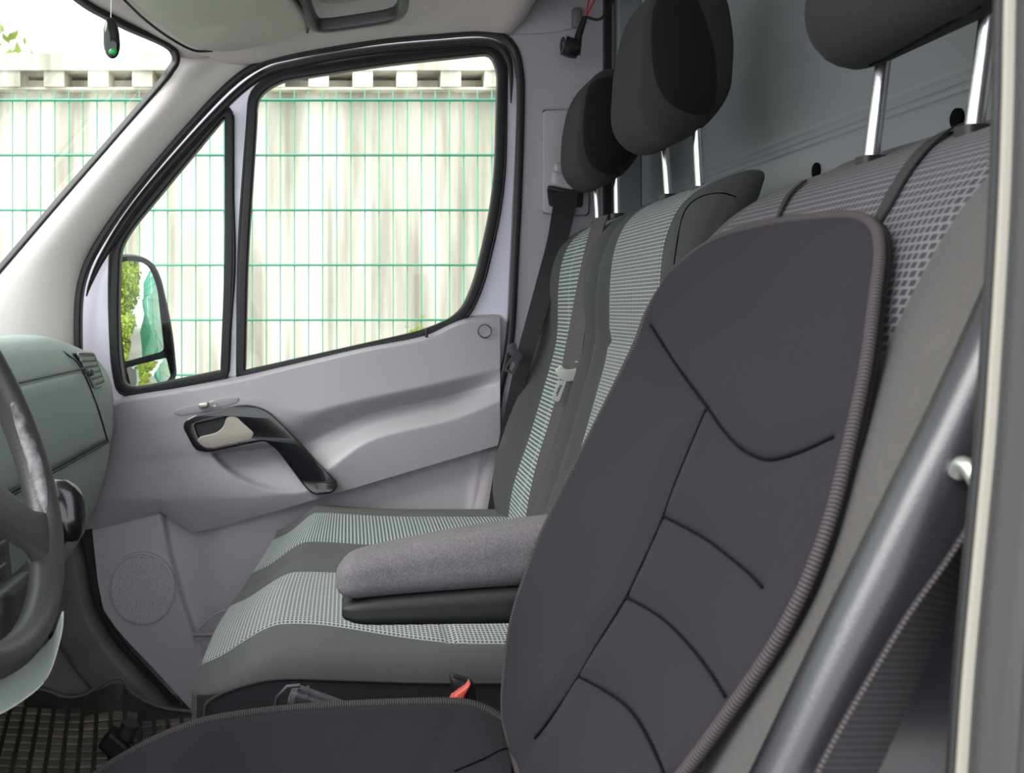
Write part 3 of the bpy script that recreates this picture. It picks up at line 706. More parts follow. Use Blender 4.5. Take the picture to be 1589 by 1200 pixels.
# headrest with posts
def headrest(parent, yc, xc, z0, z1, w, d0, lean, mats, patch=None, yp=0):
    hz = (z1-z0)/2; zc = (z0+z1)/2
    def fn(p):
        t = (p.z+hz)/(2*hz)
        dx = lerp(1.0, .80, sstep(.45, 1.0, t)); x = p.x*dx
        wy = lerp(1.0, .84, sstep(.4, 1.0, t))*lerp(.95, 1, sstep(0, .3, t))
        return V(xc+x+lean*(t-.3)*.12, yc+p.y*wy, zc+p.z+.028*sstep(-.2, 1, p.x/(d0/2))*(1-t))
    vs, fs, loc = g_rbox((d0/2, w/2, hz), (d0*.42, .055, .075), (22, 26, 28), fn)
    h = mk('headrest', vs, fs, mats[0], parent)
    if patch:
        from mathutils.bvhtree import BVHTree
        bv = BVHTree.FromPolygons([tuple(v) for v in vs], fs); o0 = None
        P = cr([W(u, v, yp) for u, v in patch], 6, True); c = sum(P, Vector())/len(P); n = len(P); out = []; dr = V(.55, 1, 0).normalized()
        for k, hgt in ((1.0, -.001), (.985, .0022), (.95, .0032), (.8, .0035), (.6, .0035), (.4, .0035), (.2, .0035)):
            for p in P:
                q = c+(p-c)*k; dr = V(.55, 1, 0).normalized(); st = V(q.x, yc-w/2, q.z)-dr*.4; hit = bv.ray_cast(st, dr)
                if hit[0] is None: hit = bv.find_nearest(V(q.x, yc-w/2+.01, q.z))
                out.append(hit[0]+hit[1]*hgt*(1 if hit[1].dot(dr) < 0 else -1))
        m = len(out)//n; hit = bv.ray_cast(V(c.x, yc-w/2, c.z)-dr*.4, dr); out.append(hit[0]+hit[1]*.0035*(1 if hit[1].dot(dr) < 0 else -1))
        f = [[r*n+i, r*n+(i+1) % n, (r+1)*n+(i+1) % n, (r+1)*n+i] for r in range(m-1) for i in range(n)]+[[(m-1)*n+i, (m-1)*n+(i+1) % n, m*n] for i in range(n)]
        mk('side_panel', out, f, mats[1], h)
    return h
def posts(h, base, top, r=.0072):
    for a, b in zip(base, top):
        q = tube('post', [a-V(0, 0, .05), a, b, b+V(.004, 0, .04)], r, M['chrome'], h)
        tube('collar', [a+V(0, 0, -.014), a+V(0, 0, -.002)], .014, M['black'], q, sec=rrect(.0135, .011, .006), up=(0, 1, 0))
hd = headrest(seat, YD+.005, .545, 1.243, 1.50, .27, .15, .4, [M['head'], M['head']])
posts(hd, [W(1513, 192, .76), W(1353, 240, .91)], [W(1536, 12, .76), W(1371, 92, .91)])
# armrest on the far side of the driver seat
arm = []
def armf(p):
    x = .155+p.x; t = (p.x+.17)/.34
    zt = sinterp([(0, .679), (.06, .690), (.25, .706), (.5, .722), (.75, .735), (1, .742)], t); zb = sinterp([(0, .612), (.04, .608), (.15, .608), (1, .612)], t)
    k = (p.z+.06)/.12; return V(x, 1.145+p.y, lerp(zb, zt, k))
split = .36
def armA(p): q = armf(V(p.x, p.y, lerp(-.06+.12*split, .06, (p.z+.06)/.12))); return q
def armB(p): 
    q = armf(V(p.x*.985, p.y, lerp(-.06, -.06+.12*split, (p.z+.06)/.12))); return q
ar = rbox('armrest', (.17, .034, .06), (.028, .022, .045), (40, 12, 14), armA, M['arm'], seat)
rbox('armrest_shell', (.165, .033, .06), (.05, .008, .04), (30, 10, 10), armB, M['armshell'], ar)
# ================================================================== SEAT COVER on the driver seat
def cov_x(z, y):                            # outer face of the cover
    return sinterp(FD, z)-.004-.006*math.cos(min(1, abs(y-YD)/.25)*math.pi/2)+.0
def onback(u, v):                           # meet a line of sight with the cover's face
    lo, hi = .3, 1.6
    g = lambda Y: (u-U0)/F*Y-cov_x(ZC-(v-V0)/F*Y, Y)
    for _ in range(50):
        m = (lo+hi)/2
        if g(m) > 0: hi = m
        else: lo = m
    Y = (lo+hi)/2; return Vector((Y, ZC-(v-V0)/F*Y))
cL = [(812, 1225), (796, 1165), (785, 1125), (782, 1098), (783, 1060), (789, 1000), (800, 945), (818, 890), (840, 832), (880, 750), (935, 640), (985, 538), (1003, 490), (1022, 455), (1045, 425)]
cT = [(1045, 425), (1068, 400), (1100, 378), (1135, 362), (1175, 351), (1230, 341), (1300, 335), (1330, 336), (1350, 344)]
cR = [(1350, 344), (1362, 362), (1365, 400), (1358, 460), (1345, 560), (1320, 680), (1293, 790), (1262, 880), (1225, 960), (1180, 1035), (1120, 1120), (1060, 1200), (990, 1290)]
bb = lambda L: cr([V(q.x, q.y, 0) for q in [onback(u, v) for u, v in L]], 5)
bL, bT, bR = bb(cL), bb(cT), bb(cR)[::-1]
bot = [bL[0].lerp(bR[0], k/10) for k in range(11)]
cfn = coons(bL, bR, bot, bT, 120)
seams = [[(1008, 505), (1035, 548), (1065, 592), (1095, 632), (1120, 668), (1145, 694), (1170, 708), (1190, 713), (1215, 709), (1250, 697), (1290, 678)],
         [(1094, 634), (1078, 672), (1060, 715), (1042, 760), (1027, 802), (1010, 842), (990, 885), (970, 927), (945, 968), (920, 1008), (897, 1048), (870, 1090), (845, 1125), (828, 1146)],
         [(1027, 801), (1060, 818), (1095, 838), (1130, 865), (1160, 890), (1180, 912)],
         [(970, 927), (1003, 945), (1035, 968), (1070, 1005), (1100, 1045), (1122, 1081)],
         [(896, 1050), (930, 1068), (963, 1090), (985, 1115), (1005, 1150), (1025, 1195), (1035, 1230)]]
seam2 = [[Vector(onback(u, v)) for u, v in s] for s in seams]
seam3 = [[Vector((q.x, q.y)) for q in cr([V(a.x, a.y, 0) for a in s], 4)] for s in seam2]
sbb = [(min(q.x for q in s)-.04, max(q.x for q in s)+.04, min(q.y for q in s)-.04, max(q.y for q in s)+.04) for s in seam3]
def covp(s, t):
    q = cfn(s, t); y, z = q.x, q.y; d = 9
    P = Vector((y, z))
    for sm, (a, b, c_, e) in zip(seam3, sbb):
        if a < y < b and c_ < z < e: d = min(d, seg_dist(P, sm))
    puff = .006*(1-math.exp(-(d/.016)**2))-.003*math.exp(-(d/.0022)**2)
    ed = min(s, 1-s, (1-t)*1.6); puff -= .004*(1-sstep(0, .06, ed))
    wr = .0012*math.sin(38*z+9*y)*math.sin(21*y+3)
    if t < .16: wr += .004*math.sin(95*(y*.8+z*.6))*(1-t/.16)*sstep(.55, 0, s)
    return V(cov_x(z, y)-puff-wr, y, z)
cov = thing('seat_cover', 'black padded neoprene seat cover with ribbed binding tied over the driver seat', 'seat cover', (.2, YD, .5))
vs, fs, uv = g_shell(covp, 150, 260, (.010, 0, .0)); mk('backrest_panel', vs, fs, M['cover'], cov, uv=uv)
bnd = [V(cov_x(p.y, p.x)-.000, p.x, p.y) for p in bL+bT[1:]+bR[::-1][1:]]
nb = len(bnd)
tube('binding', resample(bnd, 260), .0055, M['piping'], cov, sec=rrect(.0041, .0035, .003), up=(-1, 0, .45))
for s in seam3: tube('stitching', [V(cov_x(q.y, q.x)+.0010, q.x, q.y) for q in s], .0011, M['crease'], cov, up=(-1, 0, 0))
# cushion panel
cf2 = [(60, 1275), (150, 1203), (195, 1174), (240, 1150), (285, 1131), (330, 1118), (410, 1106), (500, 1098), (600, 1093), (690, 1091), (730, 1094), (765, 1108), (795, 1132), (815, 1162), (826, 1195), (832, 1240)]
far = []
for i, (u, v) in enumerate(cf2):
    Y = sinterp([(0, 1.06), (10, 1.06), (11, 1.055), (12, 1.035), (13, 1.005), (14, .97), (15, .93)], i); far.append(W(u, v, Y))
farc = resample(cr(far, 6), 81)
def cush(s, t):
    a = farc[int(round(s*80))]; y = lerp(a.y, .60, t); k = t*(a.y-.60)
    z = a.z+.007*sstep(0, .03, k); z -= .004*math.exp(-((a.x-.06)/.004)**2)*0
    x = a.x+(a.x*0)
    dz = .0
    sx = .088+.10*t                                   # crosswise seam near the back
    dz -= .005*math.exp(-((a.x-(.135-.35*k))/.004)**2)*sstep(.0, .03, k)
    return V(x, y, z+dz-.05*sstep(.12, .2, a.x)*0)
vs, fs, uv = g_shell(cush, 80, 60, (0, 0, -.012)); mk('cushion_panel', vs, fs, M['cover'], cov, uv=uv)
tube('cushion_binding', farc, .006, M['piping'], cov, sec=rrect(.0065, .005, .004), up=(0, 0, 1))
# straps up to the headrest posts
from mathutils.bvhtree import BVHTree
def meet(o, u, v, off):                     # where the strap lies on the cloth
    bv = meet.c.setdefault(o.name, BVHTree.FromPolygons([tuple(x.co) for x in o.data.vertices], [tuple(p.vertices) for p in o.data.polygons])); og = org(o)
    d = V((u-U0)/F, 1, -(v-V0)/F).normalized(); h = bv.ray_cast(V(0, 0, ZC)-og, d)
    if h[0] is None: h = bv.find_nearest(V(0, 0, ZC)-og+d*1.0)
    n = h[1] if h[1].dot(d) < 0 else -h[1]; return h[0]+og+n*off, n
meet.c = {}
BK = [o for o in bpy.data.objects if o.name == 'backrest'][0]
for pts, wd_ in (([(1364, 352), (1378, 325), (1398, 288), (1422, 252), (1446, 226), (1474, 206), (1500, 197)], .012), ([(1210, 342), (1220, 318), (1232, 300), (1250, 285)], .006)):
    hs = [meet(BK, u, v, .003) for u, v in pts]; cs_ = [h[0] for h in hs]; ws_ = []
    for i_, h in enumerate(hs):
        t_ = (cs_[min(i_+1, len(cs_)-1)]-cs_[max(i_-1, 0)]).normalized(); w_ = t_.cross(h[1]).normalized()*wd_
        if w_.x < 0: w_ = -w_
        ws_.append(w_*(.6 if i_ == 0 else 1))
    ribbon('strap', cs_, ws_, M['band'], cov, th=.001)
# ================================================================== PASSENGER BENCH
bench = thing('passenger_bench', 'double passenger bench seat in charcoal cloth with light grey striped panels', 'bench seat', (.1, 1.77, 0))
FC = [(.36, .380), (.47, .372), (.576, .385), (.70, .425), (.83, .463), (.93, .488), (1.05, .492), (1.12, .503), (1.18, .535), (1.22, .58)]
BO = [(.40, 0), (.47, .004), (.556, .030), (.65, .048), (.81, .045), (.968, .021), (1.1, .006), (1.18, 0)]
bolB = lambda wp, side=None: (lambda z, y: (interp(BO, z)*sstep(wp-.01, wp+.05, abs(y))) if (side is None or y*side > 0) else .012*sstep(wp, wp+.03, abs(y))*sstep(1.2, 1.0, z))
backrest('backrest', bench, 2.005, .465, .10, .05, FC, .40, 1.205, .115, [M['tex'], M['stripe'], M['side']], bol=bolB(.115, 1), groove=.003, seamy=1, n=(14, 56, 70))
backrest('backrest', bench, 1.550, .455, .10, .05, [(z, x-.004) for z, x in FC], .40, 1.212, .140, [M['tex'], M['weave_mid'], M['side']], bol=bolB(.140, -1), groove=.003, seamy=1, n=(14, 56, 80), sect=[.945])
SEC = [(-.47, .0), (-.43, .012)]
def bcush(p):
    x = .10+p.x; y = 1.77+p.y; z = .415+p.z
    top = p.z > 0
    rise = .008*math.exp(-((x+.08)/.12)**2)
    for yc in (2.0, 1.55): rise += .006*math.cos(min(1, abs(y-yc)/.22)*math.pi/2)
    nose = -.055*sstep(-.10, -.23, x)
    if top: z += rise*(p.z/.07)+nose*.9*min(1, p.z/.082)**1.5
    z += .012*sstep(1.6, 2.2, y)*(p.z > 0)-.004*sstep(1.36, 1.31, y)
    if top:
        for gy in (1.41, 1.69, 1.885, 2.125): z -= .003*math.exp(-((y-gy)/.006)**2)
        z -= .005*math.exp(-((x-.155)/.006)**2)*(1 if 1.41 < y < 1.69 else 0)
        z += .02*sstep(.25, .40, x)*0
    xx = x+.055*sstep(1.5, 2.2, y)*sstep(.0, -.2, x)
    wy = (y-1.305)/.105 if y < 1.41 else (1.62-y)/.21
    y -= .060*sstep(-.08, .20, x)*sstep(0, 1, wy)*(1 if top else 0)
    return V(xx, y, z)
def bmf(p):
    y = 1.77+p.y; x = .10+p.x
    if p.z > -.01 or (x < -.17 and p.z > -.02):
        if 1.41 < y < 1.69: return 2
        if 1.885 < y < 2.125: return 1
    if y < 1.3125 and p.z < .052: return 3
    return 0
rbox('cushion', (.33, .472, .082), (.07, .03, .035), (80, 120, 16), bcush, [M['tex_grey'], M['stripe_seat'], M['weave_seat'], M['side']], bench,
     uvf=lambda p: (p.y, p.x+.75*(p.z-.082)*sstep(-.22, -.27, p.x)), mf=bmf)
cpp = [bcush(V(x, -.4735, .052)) for x in (.32, .2, .1, 0, -.1, -.2, -.26)]+[bcush(V(-.297, -.4735, .040)), bcush(V(-.306, -.4735, .015)), bcush(V(-.306, -.4735, -.03)), bcush(V(-.300, -.4735, -.07))]
tube('cushion_piping', cr(cpp, 5), .0024, M['tex'], bench, up=(0, 1, 0))
rbox('seat_base', (.26, .43, .155), .03, (8, 12, 8), lambda p: V(.14+p.x, 1.77+p.y, .175+p.z), M['black'], bench)
h1 = headrest(bench, 2.005, .560, 1.268, 1.517, .25, .14, .1, [M['head'], M['headpatch']], [(905, 122), (899, 160), (899, 210), (908, 248), (930, 266), (956, 269), (974, 262), (984, 232), (985, 160), (965, 126), (935, 112)], 1.88)
posts(h1, [W(928, 343, 2.08), W(958, 330, 1.93)], [W(925, 285, 2.08), W(957, 268, 1.93)])
h2 = headrest(bench, 1.550, .550, 1.276, 1.556, .255, .15, .12, [M['head'], M['headpatch']], [(1008, -10), (1001, 30), (1004, 80), (1012, 125), (1032, 158), (1062, 175), (1086, 176), (1101, 165), (1108, 130), (1104, 80), (1088, 25), (1070, -12), (1040, -22)], 1.43)
posts(h2, [W(1037, 300, 1.63), W(1086, 288, 1.47)], [W(1032, 228, 1.63), W(1081, 198, 1.47)])
# headrest seams
HR = [o for o in bpy.data.objects if o.name.startswith('headrest')]
tube('seam', cr([meet(HR[0], u, v, .0010)[0] for u, v in [(1350, 100), (1373, 90), (1420, 64), (1470, 36), (1520, 10)]], 4), .0011, M['crease'], HR[0])
MBK = [o for o in bpy.data.objects if o.name.startswith('backrest')][2]
tube('seam', cr([meet(MBK, u, v, .0003)[0] for u, v in [(1046, 410), (1052, 370), (1060, 335), (1072, 316), (1092, 304), (1120, 300), (1142, 306)]], 4), .0011, M['crease'], MBK)
CP = bpy.data.objects['cushion_panel']
tube('stitching', cr([meet(CP, u, v, .0)[0] for u, v in [(818, 1150), (790, 1163), (750, 1179), (705, 1198)]], 4), .0013, M['crease'], cov)
# ================================================================== SEAT BELTS
bm_ = thing('seat_belt', 'grey belt webbing with a steel tongue lying down the bench backrest', 'seat belt', (.42, 1.86, .6))
ctr = [(938, 338), (929, 365), (917, 420), (903, 500), (893, 560), (885, 610), (872, 660), (858, 705), (845, 760), (836, 815), (830, 850)]
wid = [12, 13, 15, 18, 22, 26, 28, 28, 29, 31, 31]
Ys = [1.90, 1.885, 1.87, 1.86, 1.865, 1.87, 1.87, 1.87, 1.87, 1.87, 1.87]
ribbon('webbing', [W(u, v, Y)+V(-.012, -.02, 0) for (u, v), Y in zip(ctr, Ys)], [V(w*Y/F*.97, -math.sqrt(max(0, .046**2-(w*Y/F)**2)), .004) for w, Y in zip(wid, Ys)], M['webbing'], bm_)
yt = 1.835
tg = plate('tongue', xz([W(u, v, yt) for u, v in rnd([(863, 575, 3), (867, 572, 2), (872, 568, 2), (874, 572, 2), (880, 575, 3), (893, 574, 3), (899, 566, 3), (905, 564, 3), (907, 570, 3), (903, 580, 5), (893, 589, 6), (882, 592, 5), (872, 589, 5), (866, 582, 4)], 3, 3)]), [], yt, .006, M['tongue'], bm_, bevel=.0015)
plate('tongue_blade', xz([W(u, v, yt+.001) for u, v in rnd([(868, 590, 1), (879, 592, 1), (868, 622, 2.5), (864, 624, 2), (856, 619, 2.5)], 2, 3)]), [xz([W(u, v, yt+.001) for u, v in [(869, 597), (873.5, 598.5), (865.5, 616), (861, 614)]])], yt+.001, .003, M['tongue'], tg)
tube('tongue_loop', [W(u, v, yt-.002) for u, v in [(899, 574), (904, 566), (898, 562), (893, 562)]], .002, M['tongue'], tg)
# passenger side belt hanging from the pillar
pb = thing('seat_belt', 'black belt hanging from the height adjuster beside the passenger headrest', 'seat belt', (.6, 2.2, .9))
ad = plate('adjuster_plate', xz([W(u, v, 2.245) for u, v in rnd([(845, 173), (872, 172), (912, 172), (912, 331), (880, 332), (845, 328)], 5)]), [], 2.245, .02, M['bpillar'], pb, bevel=.004)
plate('adjuster_gap', xz([W(u, v, 2.258) for u, v in rnd([(842, 170), (914, 169), (914, 334), (880, 336), (842, 331)], 5)]), [], 2.258, .006, M['rubber'], ad)
plate('adjuster_slot', xz([W(u, v, 2.235) for u, v in rnd([(849, 290), (906, 294), (904, 322), (853, 320)], 4)]), [], 2.236, .006, M['black'], ad)
rbox('belt_guide', (.032, .016, .018), .007, (8, 6, 6), lambda p: W(876, 282, 2.215)+p+V(0, 0, -.25*p.x), M['bpillar'], ad)
rbox('adjuster_button', (.010, .012, .014), .005, (6, 6, 6), lambda p: W(866, 263, 2.22)+p, M['bpillar'], ad)
tube('guide_bar', [W(850, 291, 2.21), W(870, 296, 2.205), W(905, 300, 2.205)], .006, M['black'], ad)
ribbon('webbing', [W(879, 296, 2.20), W(875, 325, 2.20), W(866, 370, 2.19), W(850, 430, 2.17), W(833, 490, 2.15), W(818, 540, 2.14), W(803, 600, 2.16), W(786, 680, 2.2), W(768, 790, 2.22)], [V(.056, -.01, .012), V(.056, -.01, .012), V(.052, -.015, .02), V(.050, -.02, .02), V(.047, -.02, .02), V(.042, -.02, .02), V(.036, -.02, .02), V(.035, -.01, .01), V(.035, -.01, .01)], M['webdark'], pb)
t2 = plate('tongue', xz([W(u, v, 2.12) for u, v in rnd([(790, 535, 3), (800, 532, 3), (803, 545, 3), (812, 552, 3), (806, 562, 4), (794, 553, 3), (788, 545, 3)], 3, 3)]), [], 2.12, .006, M['dark'], pb, bevel=.001)
plate('tongue_blade', xz([W(u, v, 2.121) for u, v in rnd([(793, 554), (806, 562), (797, 582), (781, 575)], 3, 3)]), [xz([W(u, v, 2.121) for u, v in [(794, 560), (800, 564), (794, 576), (786, 572)]])], 2.121, .003, M['dark'], t2)
# driver belt with guide loop near the pillar
db = thing('seat_belt', 'dark belt webbing hanging from a steel loop beside the driver backrest', 'seat belt', (.3, .47, .6))
bl = [(1519, 786), (1500, 822), (1462, 880), (1408, 955), (1356, 1040), (1298, 1140), (1246, 1240)]
br_ = [(1530, 795), (1520, 840), (1498, 900), (1467, 960), (1430, 1040), (1385, 1140), (1340, 1240)]
pL = [W(u, v, .460) for u, v in bl]; pR = [W(u, v, .468) for u, v in br_]
ribbon('webbing', [(a+c_)/2 for a, c_ in zip(pL, pR)], [c_-a for a, c_ in zip(pL, pR)], M['webdark'], db)
tube('webbing_edge', cr([p+V(0, -.001, 0) for p in pL], 8), .0011, M['piping'], db)
tube('guide_loop', cr([W(1486, 735, .475), W(1493, 722, .47), W(1504, 727, .465), W(1517, 748, .46), W(1529, 768, .458), W(1536, 785, .46)], 6), .0045, M['satin'], db)
plate('guide_slot', xz([W(u, v, .485) for u, v in rnd([(1482, 735, 6), (1495, 722, 6), (1530, 770, 6), (1522, 800, 5), (1502, 810, 6), (1484, 770, 10)], 5)]), [], .485, .006, M['black'], db)
bk = thing('belt_buckle', 'seat belt buckle with a red release button between the front seats', 'buckle', (.15, 1.17, .45))
rbox('buckle_body', (.016, .011, .035), .006, (6, 6, 8), lambda p: W(722, 1092, 1.17)+V(p.x+p.z*-.15, p.y, p.z+p.x*-.3), M['black'], bk)
rbox('release_button', (.010, .011, .012), .004, (6, 6, 6), lambda p: W(711, 1078, 1.16)+V(p.x*1.1+p.z*.5, p.y, p.z+p.x*.75), M['red'], bk)
# ================================================================== DASHBOARD
dash = thing('dashboard', 'grey green dashboard with glovebox at the front of the cab', 'dashboard', (-.75, 1.5, .4))
PROF = [(-1.04, .86), (-.90, .925), (-.72, .945), (-.64, .945), (-.600, .925), (-.578, .895), (-.568, .872), (-.560, .84), (-.553, .77), (-.550, .70)]
PLOW = [(-.556, .692), (-.560, .64), (-.575, .58), (-.605, .50), (-.65, .42), (-.72, .36), (-.85, .34)]
def endy(x, z): return 2.235
def dz(y): return -.045*sstep(1.85, 2.24, y)                       # top falls towards the door
def dsurf(prof, y0, y1, off=0, ny=40, rnd_end=True):
    P = cr([V(a, 0, b) for a, b in prof], 5); n = len(P)
    def fn(s, t):
        y = lerp(y0, y1, s); p = P[int(round(t*(n-1)))]
        k = sstep(2.08, 2.245, y) if rnd_end else 0
        kz = sstep(.75, .93, p.z)
        return V(p.x-.030*k-off, y, p.z+dz(y)*kz)
    return fn, n-1
fn, n = dsurf(PROF, .46, 2.245); vs, fs, uv = g_shell(fn, 60, n, (-.02, 0, -.01)); mk('upper_dash', vs, fs, M['dash'], dash, uv=uv)
fn, n = dsurf(PLOW, .46, 2.235); vs, fs, uv = g_shell(fn, 60, n, (-.02, 0, -.0)); mk('lower_dash', vs, fs, M['dash_low'], dash, uv=uv)
mk('end_cap', *g_shell(lambda s, t: V(lerp(-1.0, -.625, s), 2.236, lerp(.66, .86, t)), 4, 4, (0, -.01, 0))[:2], M['dash'], dash)
# glovebox door: raised panel
GB = [(-.563, .866), (-.557, .82), (-.550, .765), (-.547, .705)]
P_ = cr([V(a, 0, b) for a, b in GB], 6)
def gb(s, t):
    p = P_[int(round(t*(len(P_)-1)))]; y1 = lerp(1.925, 2.045, (.866-p.z)/.16); y = lerp(1.15, y1, s)
    e = min((1-s)*8, s*8, t*8, (1-t)*8, 1); return V(p.x+.007*e**.5, y, p.z)
vs, fs, uv = g_shell(gb, 30, len(P_)-1, (-.012, 0, 0)); gbx = mk('glovebox_door', vs, fs, M['dash'], dash, uv=uv)
tube('top_seam', [V(-.5600, y, .8745) for y in (1.15, 1.5, 1.93)], .0022, M['rubber'], gbx)
tube('bottom_seam', [V(-.5450, y, .6985) for y in (1.3, 1.7, 2.05)], .0028, M['rubber'], gbx)
tube('side_seam', cr([V(-.590, 1.868, .913), V(-.565, 1.905, .878), V(-.5495, 1.975, .79), V(-.545, 2.05, .697)], 5), .0016, M['rubber'], dash)
# air vent
def prism(pts, d): 
    n = len(pts); return pts+[p+Vector(d) for p in pts], [list(range(n))[::-1], [n+i for i in range(n)]]+[[i, (i+1) % n, n+(i+1) % n, n+i] for i in range(n)]
vx = lambda v: lerp(-.574, -.556, (v-549)/50)
vo = [WX(u, v, vx(v)) for u, v in rnd([(120, 548, 3), (145, 548, 4), (163, 596, 5), (147, 602, 4)], 4, 3)]
vt = mk('air_vent', *prism(vo, (-.03, 0, 0)), M['black'], dash, smooth=False)
tube('vent_frame', vo+vo[:1], .0022, M['dash'], vt, up=(1, 0, 0))
for k in range(5):
    f_ = (k+.7)/5.4; a = (lerp(122, 148, f_), lerp(551, 600, f_)); c_ = (lerp(144, 161, f_), lerp(551, 594, f_))
    tube('slat', [WX(*a, vx(a[1])+.002), WX(*c_, vx(c_[1])+.002)], .0026, M['dash'], vt, sec=rrect(.0042, .0016, .001), up=(1, 0, 0))
rbox('vent_thumbwheel', (.006, .012, .008), .004, (4, 4, 4), lambda p: WX(141, 578, -.548)+p, M['dark'], vt)
# centre stack with buttons behind the wheel
cs = mk('centre_stack', *g_shell(lambda s, t: V(-.52-.02*math.sin(math.pi*t)*0-.03*t, lerp(1.0, 1.42, s), lerp(.50, .78, t)), 10, 10, (-.06, 0, 0))[:2], M['dark'], dash)
for r in range(3):
    for q in range(6):
        p = V(-.517, 1.06+.055*q, .68-.035*r); rbox('button', (.006, .020, .011), .003, (4, 4, 4), lambda c, p=p: p+c, M['dark'], cs)
# ================================================================== STEERING WHEEL
whl = thing('steering_wheel', 'black leather steering wheel with a worn patch on its rim', 'steering wheel', (-.38, .83, .87))
tw = math.radians(23); Cw = V(-.382, .83, .878); Rw = .205
e1 = V(0, 1, 0); e2 = V(-math.sin(tw), 0, math.cos(tw)); e3 = e1.cross(e2)     # e3 points towards the driver
if e3.x < 0: e3 = -e3
rim = [Cw+e1*Rw*math.cos(a)+e2*Rw*math.sin(a) for a in [k*2*math.pi/96 for k in range(96)]]
tube('rim', rim, .017, M['leather'], whl, closed=True, sec=circ(.0155, 16, .0185))
worn = [Cw+e1*(Rw-.011)*math.cos(a)+e2*(Rw-.011)*math.sin(a)+e3*.0072 for a in [math.radians(k) for k in range(-36, 8, 2)]]
tube('worn_patch', worn, .009, M['worn'], whl, sec=circ(.0082, 12), scale=lambda t: (math.sin(math.pi*min(1, max(0.03, t)))**.4))
def spoke(a, w0, w1, nm='spoke'):
    d = e1*math.cos(a)+e2*math.sin(a); pts = [Cw+d*Rw*k-e3*.02*(1-k) for k in (.15, .4, .65, .85, 1.0)]
    vs, fs, uv = g_sweep(pts, rrect(1, .35, .25), e3, scale=None)
    ww = [w1*1.6, w1, w1*.85, w0, w0*1.5]; m = len(vs)//5; out = []
    for i in range(5):
        for j in range(m): out.append(pts[i]+(vs[i*m+j]-pts[i])*ww[i])
    mk(nm, out, fs, M['leather'], whl, autos=60)
spoke(math.radians(-44), .024, .030); spoke(math.radians(224), .024, .030)
rbox('hub', (.07, .075, .03), .025, (10, 10, 6), lambda p: Cw+e1*p.y+e2*p.x+e3*(p.z-.02), M['gloss'], whl)
tube('column', [Cw-e3*.05, Cw-e3*.2], .045, M['black'], whl)
tube('hub_ring', [Cw+e3*.0+e1*(.055+.018*math.cos(a))+e2*(.05+.018*math.sin(a)) for a in [k*math.pi/10 for k in range(20)]], .0015, M['chrome'], whl, closed=True)
# gear lever
gk = thing('gear_lever', 'glossy black gear knob on the dashboard beside the steering wheel', 'gear lever', (-.39, 1.22, .62))
c0 = W(98, 792, 1.22)
rbox('knob', (.026, .022, .042), (.022, .02, .035), (12, 10, 16), lambda p: c0+V(p.x*(1+.35*sstep(-.04, .04, p.z))+.25*-p.z, p.y, p.z), M['gloss'], gk)
tube('lever_shaft', [c0+V(0, 0, -.03), c0+V(-.03, .0, -.09)], .010, M['black'], gk)
tube('gaiter', [c0+V(-.03, 0, -.075), c0+V(-.055, 0, -.12), c0+V(-.09, 0, -.15)], .03, M['leather'], gk, scale=lambda t: .6+1.0*t)
# lower panel hanging open under the column, with a loose connector
lp = thing('lower_panel', 'light grey curved trim panel hanging under the steering wheel', 'trim panel', (-.35, 1.1, .5))
A_ = cr([W(u, v, 1.12) for u, v in [(99, 948), (84, 985), (60, 1010), (30, 1022), (-30, 1040)]], 6)
B_ = cr([W(u, v, 1.05) for u, v in [(99, 950), (96, 985), (74, 1052), (30, 1092), (-30, 1125)]], 6)
A_ = resample(A_, 21); B_ = resample(B_, 21)
vs, fs, uv = g_shell(lambda s, t: A_[int(round(s*20))].lerp(B_[int(round(s*20))], t)+V(.012, -.012, 0)*math.sin(math.pi*t)*s, 20, 10, (-.004, .004, -.003)); mk('panel', vs, fs, M['dash_low'], lp, uv=uv)
sh = rbox('housing', (.07, .06, .05), .02, (8, 8, 8), lambda p: W(-50, 1000, 1.10)+V(p.x, p.y, p.z+.5*p.x), M['black'], lp)
rbox('connector', (.018, .012, .012), .004, (6, 6, 6), lambda p: W(56, 975, 1.13)+V(p.x, p.y, p.z+.4*p.x), M['lens'], lp)
tube('cable', cr([W(80, 962, 1.13), W(62, 966, 1.12), W(45, 978, 1.12), W(30, 990, 1.14), W(10, 1010, 1.15)], 6), .0022, M['black'], lp)
# ================================================================== FLOOR MAT, PLUG, HANDBRAKE
mt = thing('floor_mat', 'dusty rubber floor mat with a grid of raised squares', 'floor mat', (-.2, 1.9, .005))
Ez = cr([W(u, v, 2.215) for u, v in [(-80, 1065), (0, 1068), (66, 1071), (100, 1082), (132, 1079), (168, 1057), (190, 1054), (201, 1072), (224, 1088), (256, 1100), (304, 1106), (360, 1110)]], 6)
Er = resample(Ez, 81); rise = lambda x: .012+.05*sstep(-.5, -.95, x)
def matz(x, y, e): return rise(x)+(e.z-rise(x))*math.exp(-max(0, 2.215-y)/.035)
def edge_at(x):
    for a_, b_ in zip(Er, Er[1:]):
        if a_.x <= x <= b_.x: return a_.lerp(b_, (x-a_.x)/(b_.x-a_.x))
    return Er[0] if x < Er[0].x else Er[-1]
def matf(s, t):
    e = Er[int(round(s*80))]; y = lerp(2.215, 1.2, t**1.7); x = e.x; return V(x, y, matz(e.x, y, e))
vs, fs, uv = g_shell(matf, 80, 40, (0, 0, -.005)); mk('mat_base', vs, fs, M['mat_rub'], mt, uv=uv)
tube('mat_rim', [p+V(0, -.004, .003) for p in Er], .0045, M['sill'], mt)
mb = MB(); rot = math.radians(14); st = .033
